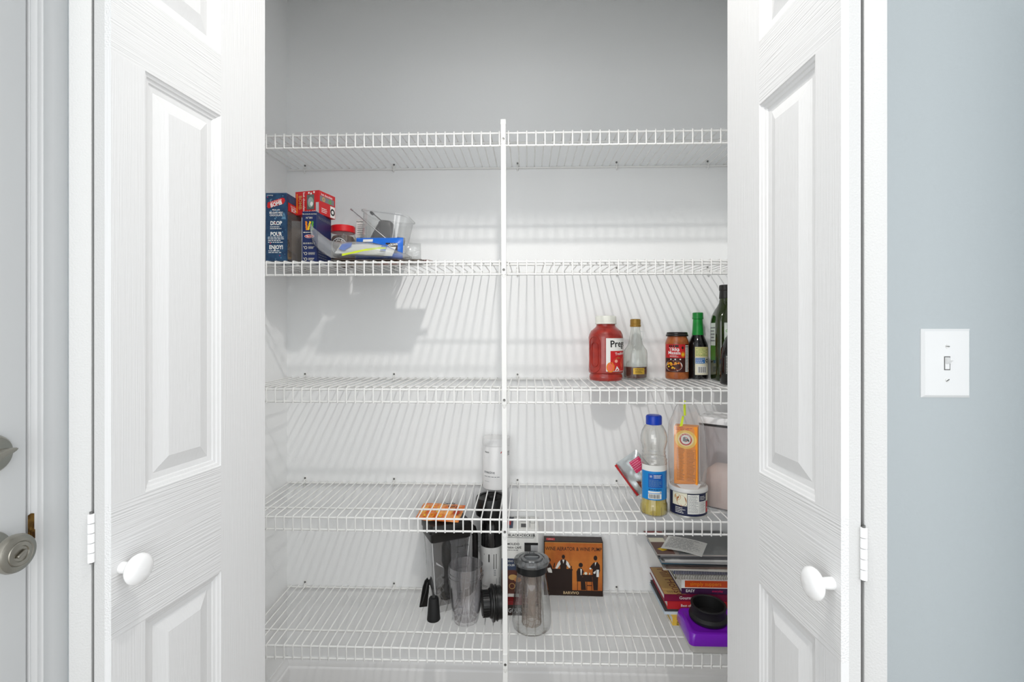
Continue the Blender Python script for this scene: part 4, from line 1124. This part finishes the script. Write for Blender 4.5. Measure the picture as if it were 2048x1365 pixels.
bd = thing('coffee_maker_box', 'white printed coffee maker box behind the glass pitcher', 'box', (-.9, 63.6, z5(63.6)))
w, d, h = 2.3, 2.15, 9.75
MB().box(-w, w, -d, d, 0, h, .03).obj('carton', PAPER, bd)
pr = Print(front(-d))
pr.text('BLACK+DECKER', .2, 8.95, .46, M_PBLACK, .02)
for v in (8.65, 9.28): pr.rect(-1.75, 1.75, v, v + .05, M_PBLACK)
for u in (-1.75, 1.7): pr.rect(u, u + .05, 8.65, 9.3, M_PBLACK)
pr.text('MOLIDO', -.85, 7.85, .4, M_PBLACK, .02).text('PARA CAFÉ', -.75, 7.4, .36, M_PBLACK, .02).lines(-1.6, -.1, 7.0, 7.2, 1, GREY, .4, 4)
pr.rect(.55, 2.25, 6.2, 8.0, DGREY).rect(1.35, 2.25, 6.85, 7.75, LGREY, .004).rect(.45, 2.28, 5.9, 6.5, M_PBLACK, .006).rect(.55, 2.25, 7.75, 8.05, M_PBLACK, .006)
pr.rect(-w, w, 4.6, 6.05, col('slate_print', 58, 70, 96)).text('TODO EN', -1.1, 5.7, .34, PAPER, .01, lift=.006).text('MOLER', -1.2, 5.2, .34, PAPER, .01, lift=.006)
pr.rect(-w, w, .1, 4.6, col('coffee_print', 92, 52, 42)).disc(-.9, 3.7, .55, .35, TAN, .006).disc(-.3, 3.4, .45, .3, col('croissant_print', 190, 130, 84), .008).ring(-1.0, 2.6, .3, .38, TAN, .006).rect(-w, w, .6, 1.6, col('wine_print', 116, 26, 34), .004)
pr.done(bd)
pr = Print(top(h))
pr.rect(-2.1, -.9, -1.9, 1.7, col('slate_print', 58, 70, 96)).rect(-1.9, -1.2, -.9, .6, RED, .004).lines(-2.1, -.4, 1.0, 2.0, 3, M_PBLACK, .5, 4, .006).rect(.1, .8, -1.6, -.4, DGREY).lines(.0, 1.0, .2, 1.8, 4, GREY, .4, 5).ring(1.6, .2, .35, .42, M_PBLACK).rect(1.2, 1.25, -1.6, 1.8, GREY).rect(1.95, 2.0, -1.6, 1.8, GREY)
pr.done(bd)

gb = thing('gourmet_gift_box', 'low dark box with red lid and white lettering in front of the coffee maker box', 'box', (-1.2, 60.55, z5(60.7)))
w, d, h = 1.7, .82, 1.75
MB().box(-w, w, -d, d, 0, 1.3, .03).obj('tray', BROWN, gb)
MB().box(-w - .04, w + .04, -d - .04, d + .04, 1.3, h, .03).obj('lid', col('dark_red_lid', 138, 24, 30), gb)
pr = Print(front(-d))
pr.text('GOURMET', .25, .6, .78, LGREY, .01, sx=.75)
pr.done(gb)
pr = Print(top(h))
pr.rect(-1.6, .2, .15, .9, PAPER)
pr.done(gb)

pt = thing('glass_pitcher', 'clear pitcher with grey lid and tall infuser inside', 'pitcher', (.52, 57.45, z5(58.9)))
R_ = [(1.5, 0), (1.9, .08), (2.2, .35), (2.3, .9), (2.28, 1.8), (2.15, 3.2), (1.95, 4.8), (1.8, 5.8), (1.72, 6.3), (1.74, 6.7), (1.84, 7.4)]
MB().lathe(R_, 48, cap=False).obj('jug', clear('pitcher_plastic', (.96, .965, .96, 1), .025, gloss=2.0, edge=.3), pt, smooth=40)
MB().lathe([(0, .12), (1.5, .02)], 48, cap=False).obj('bottom', clear('pitcher_bottom', haze=.05), pt)
MB().lathe([(1.78, 6.75), (1.84, 6.8), (1.84, 7.6), (1.95, 7.75)], 48, cap=False).obj('collar', col('charcoal_collar', 26, 27, 28, .3), pt, smooth=35)
GL = clear('grey_clear_lid', (.55, .57, .58, 1), .25, (.3, .31, .32, 1), .04, gloss=2.0)
MB().lathe([(1.84, 7.55), (2.08, 7.7), (2.1, 7.95), (2.0, 8.1), (1.5, 8.2), (1.45, 8.1), (1.3, 8.1), (1.25, 8.28), (.95, 8.3), (.9, 8.1), (0, 8.08)], 48).obj('lid', GL, pt, smooth=35)
MB().box(-.8, .8, -.1, .1, 8.05, 8.35, .05).obj('lid_grip', GL, pt)
MB().lathe([(1.02, .55), (1.1, .6), (1.1, 6.7)], 40, cap=False).obj('infuser', clear('infuser_plastic', (.80, .74, .70, 1), .10, (.62, .54, .48, 1), .08), pt, smooth=40)
MB().lathe([(.34, 1.6), (.5, 1.7), (.5, 6.4), (.3, 6.6)], 28, cap=True).obj('core', clear('core_plastic', (.9, .84, .8, 1), .35, (.9, .84, .8, 1), .08, gloss=2.0), pt, smooth=40)
for k in range(12):
    a = 2 * PI * k / 12
    pts = [(1.12 * math.cos(a + .26 * math.sin(PI * t / 4)), 1.12 * math.sin(a + .26 * math.sin(PI * t / 4)), .6 + t * .42) for t in range(15)]
    MB().tube(pts, .03, 4).obj('infuser_rib', col('infuser_rib', 120, 104, 90, .4), pt)
for k in range(7):
    z_ = .8 + k * .62
    MB().tube([(1.12 * math.cos(2 * PI * i / 24), 1.12 * math.sin(2 * PI * i / 24), z_ + .12 * math.cos(6 * 2 * PI * i / 24)) for i in range(24)], .025, 4, closed=True).obj('infuser_ring', col('infuser_rib', 120, 104, 90, .4), pt)

wb, w, d = carton('wine_aerator_box', 'dark brown and orange box with bar scene and wine aerator lettering', 2.2, 9.85, 64.15, 65.75, z5(64.9), 7.1, BROWN, math.radians(-1.2))
WO = col('amber_art', 206, 124, 50, .5, vary=(srgb(188, 100, 38), 14))
pr = Print(front(-d))
w2 = w - .1
pr.rect(-w2, w2, .75, 6.95, WO).rect(-w2, w2, 6.9, 6.97, TAN, .004)
pr.text('WINE AERATOR & WINE PUMP', 0, 6.1, .66, BROWN, .012, sx=.8, lift=.008)
pr.text('BARVIVO', -.3, .38, .5, col('cream_text', 232, 206, 160), .008)
SK = col('silhouette', 40, 22, 16)
pr.rect(-w2, -.15, .74, 3.35, SK, .004).rect(-w2, -.1, 3.3, 3.5, SK, .006)
def person(u, v, s, apron, pants=0):
    pr.disc(u, v + 1.55 * s, .2 * s, .26 * s, SK, .008)
    pr.poly([(u - .38 * s, v), (u - .45 * s, v + .95 * s), (u - .2 * s, v + 1.25 * s), (u + .2 * s, v + 1.25 * s), (u + .45 * s, v + .95 * s), (u + .38 * s, v)], SK, .006)
# bartender
person(-1.3, 3.45, 1.05, 0)
pr.poly([(-1.75, 4.6), (-1.65, 4.1), (-2.1, 3.5), (-2.35, 3.55), (-2.0, 4.3)], PAPER, .01).poly([(-.9, 4.6), (-.95, 4.1), (-.55, 3.6), (-.38, 3.75), (-.65, 4.35)], PAPER, .01).poly([(-1.45, 4.7), (-1.15, 4.7), (-1.3, 4.2)], PAPER, .01)
# waitress at the left
pr.disc(-3.25, 4.6, .3, .32, SK, .008).poly([(-3.6, 2.2), (-3.65, 3.6), (-3.45, 4.25), (-3.05, 4.25), (-2.75, 3.7), (-2.85, 2.2)], SK, .007).poly([(-3.45, 3.5), (-3.25, 3.0), (-2.75, 2.95), (-2.8, 3.3), (-3.0, 3.65)], PAPER, .011).poly([(-2.62, 3.6), (-2.52, 4.15), (-2.35, 4.35), (-2.46, 3.6)], SK, .008)
pr.rect(-.6, -.45, 3.5, 4.2, SK, .008).rect(-.35, -.2, 3.5, 3.9, SK, .008)
# seated guest and table
pr.disc(.95, 4.05, .27, .3, SK, .008).poly([(.45, 1.9), (.4, 3.2), (.6, 3.6), (1.05, 3.7), (1.35, 3.2), (1.1, 2.6), (1.5, 2.2), (1.65, .8), (1.0, .8), (.95, 1.9)], SK, .007).poly([(.9, 3.6), (1.1, 3.5), (1.05, 2.75), (.95, 2.75)], PAPER, .011)
pr.rect(1.1, 2.55, 2.55, 2.8, SK, .007).rect(1.7, 1.78, .75, 2.6, SK, .007).rect(2.35, 2.42, .75, 2.6, SK, .007).rect(1.7, 2.4, 1.35, 1.45, SK, .007).rect(.5, .57, .75, 2.0, SK, .007).poly([(1.2, 2.8), (2.4, 2.8), (2.5, 1.9), (1.3, 1.9)], SK, .009)
pr.disc(1.6, 2.98, .2, .18, CREAM, .012).disc(2.1, 2.95, .08, .14, CREAM, .012)
# standing waiter
pr.disc(2.85, 5.0, .24, .32, SK, .008).poly([(2.6, .8), (2.45, 2.6), (2.5, 3.6), (2.1, 3.5), (2.2, 3.9), (2.6, 4.4), (3.1, 4.5), (3.4, 4.1), (3.45, 3.4), (3.2, 2.6), (3.15, .8)], SK, .007).rect(2.98, 3.3, 2.55, 3.5, PAPER, .012).poly([(2.78, 4.4), (2.98, 4.5), (2.8, 3.95)], PAPER, .012).poly([(2.55, 3.1), (2.9, 3.4), (2.85, 3.0), (2.65, 2.95)], PAPER, .012).disc(2.2, 3.62, .14, .12, PAPER, .012)
pr.done(wb)
pr = Print(top(7.1))
pr.rect(-3.5, -2.4, -.6, .1, RED).text('vino', -2.95, -.25, .4, PAPER, .01, lift=.004)
pr.done(wb)

# stack of books and magazines, from the wires upward
BK = []
zs = [z5(63.8) + .02]
def book(name, label, x0, x1, y0, y1, t, cover, pages=PAPER, rot=0.0, spine=None, texts=(), topart=None, cat='book', hard=.07):
    z = zs[0]
    cx, cy = (x0 + x1) / 2, (y0 + y1) / 2
    e = thing(name, label, cat, (cx, cy, z), (0, 0, rot))
    w, d = (x1 - x0) / 2, (y1 - y0) / 2
    if t > .2:
        MB().box(-w, w, -d, d, 0, hard).obj('cover', cover, e)
        MB().box(-w, w, -d, d, t - hard, t).obj('cover', cover, e)
        MB().box(-w, w, -d, -d + hard, hard, t - hard).obj('spine', cover, e)
        MB().box(-w + .1, w - .1, -d + hard, d - .1, hard, t - hard).obj('pages', pages, e)
    else:
        MB().box(-w, w, -d, d, 0, t).obj('cover', cover, e)
    zs[0] += t + .004
    if texts:
        pr = Print(front(-d))
        for a in texts: pr.text(a[0], a[1], t / 2, a[2], a[3], .015)
        pr.done(e)
    if topart:
        pr = Print(top(t, .006)); topart(pr, w, d); pr.done(e)
    return e
fx = book('yellow_manual', 'yellow paperback manual at the bottom of the book stack', 17.0, 25.2, 58.0, 65.4, .95, col('yellow_cover', 226, 186, 74))
pr = Print(front(-3.7)); pr.text('FIX-IT', -3.45, .48, .42, M_PBLACK, .015, PI / 2, sx=.8); pr.text('MANUAL', 1.0, .48, .6, M_PBLACK, .015); pr.done(fx)
book('thin_white_booklet', 'thin white and pale blue booklet above the yellow manual', 16.2, 25.6, 58.6, 65.6, .3, col('ice_blue_cover', 206, 220, 230), hard=.05)
book('black_booklet', 'thin black and white booklet under the red cookbook', 16.3, 25.5, 58.7, 65.6, .28, col('charcoal_cover', 62, 60, 62), hard=.05)
book('red_cookbook', 'red cookbook with white spine lettering low in the stack', 16.6, 25.4, 58.7, 65.6, .85, col('red_cover', 190, 40, 44), texts=(('Best of our kitchen', -1.2, .42, PAPER),))
def tan_art(pr, w, d):
    pr.rect(-w + .05, -w + 2.6, -d + .05, d - .1, TAN).text('Mill House', -w + 1.6, -.4, 1.6, col('brick_text', 112, 48, 30), .0, -PI / 2 + .1, lift=.006).rect(-w + 2.6, -w + 3.0, -d + .05, d - .1, col('brick_band', 140, 64, 50), .004).lines(-w + .5, -w + 2.0, -d + .3, -d + .8, 2, BROWN, .3, 3, .006)
book('tan_cookbook', 'tan covered cookbook with cursive lettering and magenta spine', 16.25, 25.3, 58.85, 65.7, .8, col('magenta_cover', 128, 24, 60), topart=tan_art, texts=(('Gourmet', -1.8, .5, PAPER),))
book('purple_cookbook', 'dark purple cookbook under the orange one', 18.35, 25.6, 59.0, 65.6, .75, col('purple_cover', 66, 30, 70), texts=(('EASY', -2.6, .48, PAPER), ('everyday', .6, .36, PINK)))
def sup_art(pr, w, d):
    pr.rect(-w + .3, -.5, -d + .1, d - .2, ORANGE).rect(-.5, w - .1, -d + .1, d - .2, col('dark_food_print', 74, 50, 34), .002).disc(-1.6, -2.0, .7, .6, YELLOW, .004)
ss = book('orange_cookbook', 'white cookbook with an orange spine lettered simply suppers', 18.3, 25.8, 58.9, 65.5, 1.0, PAPER, topart=sup_art)
pr = Print(front(-3.3)); pr.rect(-3.35, 2.6, .1, .9, col('burnt_orange', 206, 78, 30)).text('simply suppers', -.9, .5, .62, ORANGE, .012, lift=.006).disc(2.2, .52, .3, .3, YELLOW, .006).rect(2.75, 3.6, .1, .9, col('dark_food_print', 74, 50, 34)); pr.done(ss)
def comb(label, x0, cover):
    e = book('comb_bound_book', label, x0, 25.7, 58.9, 65.2, .62, cover, hard=.04)
    e['group'] = 'comb bound cookbooks'
    w = (25.7 - x0) / 2; d = 3.15
    n = int(2 * w / .19)
    for k in range(n):
        x = -w + .12 + k * .19
        MB().tube([(x, -d - .2 + .42 * (1 - math.cos(t)) - .12, .31 + .3 * math.sin(t)) for t in [PI * (.05 + i * .18) - PI / 2 for i in range(9)]], .05, 4).obj('ring', COMB, e, smooth=60)
    return e
COMB = col('comb_plastic', 236, 232, 226, .4)
comb('comb bound cookbook with pale plastic rings on the orange cookbook', 17.6, col('olive_cover', 96, 92, 76))
COMB = col('comb_plastic_grey', 150, 146, 156, .4)
comb('comb bound cookbook with grey plastic rings under the magazines', 17.4, col('blue_grey_cover', 82, 92, 116))
MAGS = [('silvery grey magazine curling over the comb bound books', (196, 192, 184)), ('dull brown magazine in the pile above the grey one', (112, 96, 88)), ('dark magazine with a pale edge in the pile', (70, 66, 66)), ('magazine with a teal spine in the pile', (36, 88, 112)), ('plain grey magazine above the teal one', (156, 156, 156)), ('white edged magazine near the top of the pile', (206, 206, 204)), ('charcoal magazine below the top sheets', (88, 88, 90)), ('glossy grey magazine highest in the pile', (132, 132, 134))]
def sheet(name, label, x0, x1, y0, y1, t, m, curl=0.0, rot=0.0, art=None, bump_=0.0, cat='magazine'):
    z = zs[0]
    cx, cy = (x0 + x1) / 2, (y0 + y1) / 2
    e = thing(name, label, cat, (cx, cy, z), (0, 0, rot))
    w, d = (x1 - x0) / 2, (y1 - y0) / 2
    def hgt(u, v): return curl * max(0, .35 - u) ** 2 + bump_ * math.sin(PI * u)
    b = MB()
    N = 10
    rings = []
    for i in range(N + 1):
        u = i / N
        x = -w + 2 * w * u
        q = hgt(u, 0)
        rings.append([(x, -d, q), (x, d, q), (x, d, q + t), (x, -d, q + t)])
    b.loft(rings).obj('sheets', m, e)
    zs[0] += t + .004
    if art:
        pr = Print(lambda u, v, l=0: (u, v, t + .01 + l + hgt((u + w) / (2 * w), 0))); art(pr, w, d); pr.done(e)
    return e
for k, (lb, c) in enumerate(MAGS):
    sheet('magazine', lb, 16.2 + .25 * (k % 3) - .1 * k, 25.4, 58.4 + .12 * (k % 4), 65.5, .21, col('magazine_cover_%d' % k, *c, .3), 0, math.radians((-2, 1, -1.5, .5)[k % 4]))
def photo_art(pr, w, d):
    pr.rect(-w + .1, -w + 2.2, -d + .1, 0, col('photo_brown', 116, 84, 74)).rect(-w + .1, -w + 2.0, 0, 1.3, CREAM, .002).rect(-w + .1, -w + 2.2, 1.4, 2.2, GREY, .002).rect(-w + .1, -w + 2.4, 2.3, d - .1, col('photo_red', 150, 50, 48), .002).poly([(-w + .4, -2.0), (-w + 1.2, -1.4), (-w + 1.6, -2.2), (-w + .9, -2.6)], YELLOW, .004).rect(-w + 1.3, -w + 2.0, -1.6, -.9, BLUE, .004).poly([(-w + 1.0, 2.5), (-w + 1.9, 2.9), (-w + 1.5, 3.3)], CREAM, .005)
sheet('recipe_magazine', 'open magazine with small colour photos sticking out of the pile', 15.35, 24.8, 58.6, 65.6, .12, col('gloss_page', 180, 172, 166, .25), 0, 0, photo_art)
sheet('dark_folder', 'dark grey folder lying across the magazines', 18.0, 25.6, 58.6, 65.6, .1, col('folder_grey', 116, 118, 118, .35))
def rec_art(pr, w, d):
    pr.lines(-w + .3, w - .3, -d + .5, d - .3, 17, GREY, .3, 5)
sheet('printed_sheet', 'crumpled white printed sheet on top of the magazines', 16.9, 21.6, 58.75, 62.9, .03, PAPER, 0, math.radians(-28), rec_art, .14, 'paper')

# purple tub and the black silicone cup
pu = thing('purple_tub', 'plastic tub with a glossy purple lid at the shelf edge', 'tub', (21.0, 56.0, z5(56.0) + .02), (math.radians(2.3), 0, 0))
MB().loft([rsq(3.1, 2.3, 0, .5), rsq(3.25, 2.4, .1, .5), rsq(3.4, 2.5, 1.25, .5)]).obj('base', clear('frosted_tub', (.85, .85, .83, 1), .85, (.62, .61, .58, 1), .3), pu, smooth=40)
PUR = col('purple_plastic', 122, 26, 186, .22, coat=.3)
MB().loft([rsq(3.5, 2.6, .95, .55), rsq(3.52, 2.62, 1.05, .55), rsq(3.4, 2.5, 1.95, .6), rsq(3.3, 2.4, 2.15, .65), rsq(3.0, 2.1, 2.22, .7), rsq(2.9, 2.0, 2.16, .7)]).obj('lid', PUR, pu, smooth=40)
kr = thing('silicone_cup', 'black round silicone cup sitting on the purple tub', 'cup', (20.5, 56.3, z5(56.3) + 2.27), (math.radians(2.3), 0, 0))
MB().lathe([(1.85, 0), (2.05, .06), (2.1, .35), (1.98, .55), (1.85, .65), (1.85, 1.45), (1.92, 1.55), (1.9, 1.66), (1.78, 1.68), (1.66, 1.6), (1.6, .9), (1.5, .3), (0, .25)], 48).obj('cup', BLACKR, kr, smooth=40)
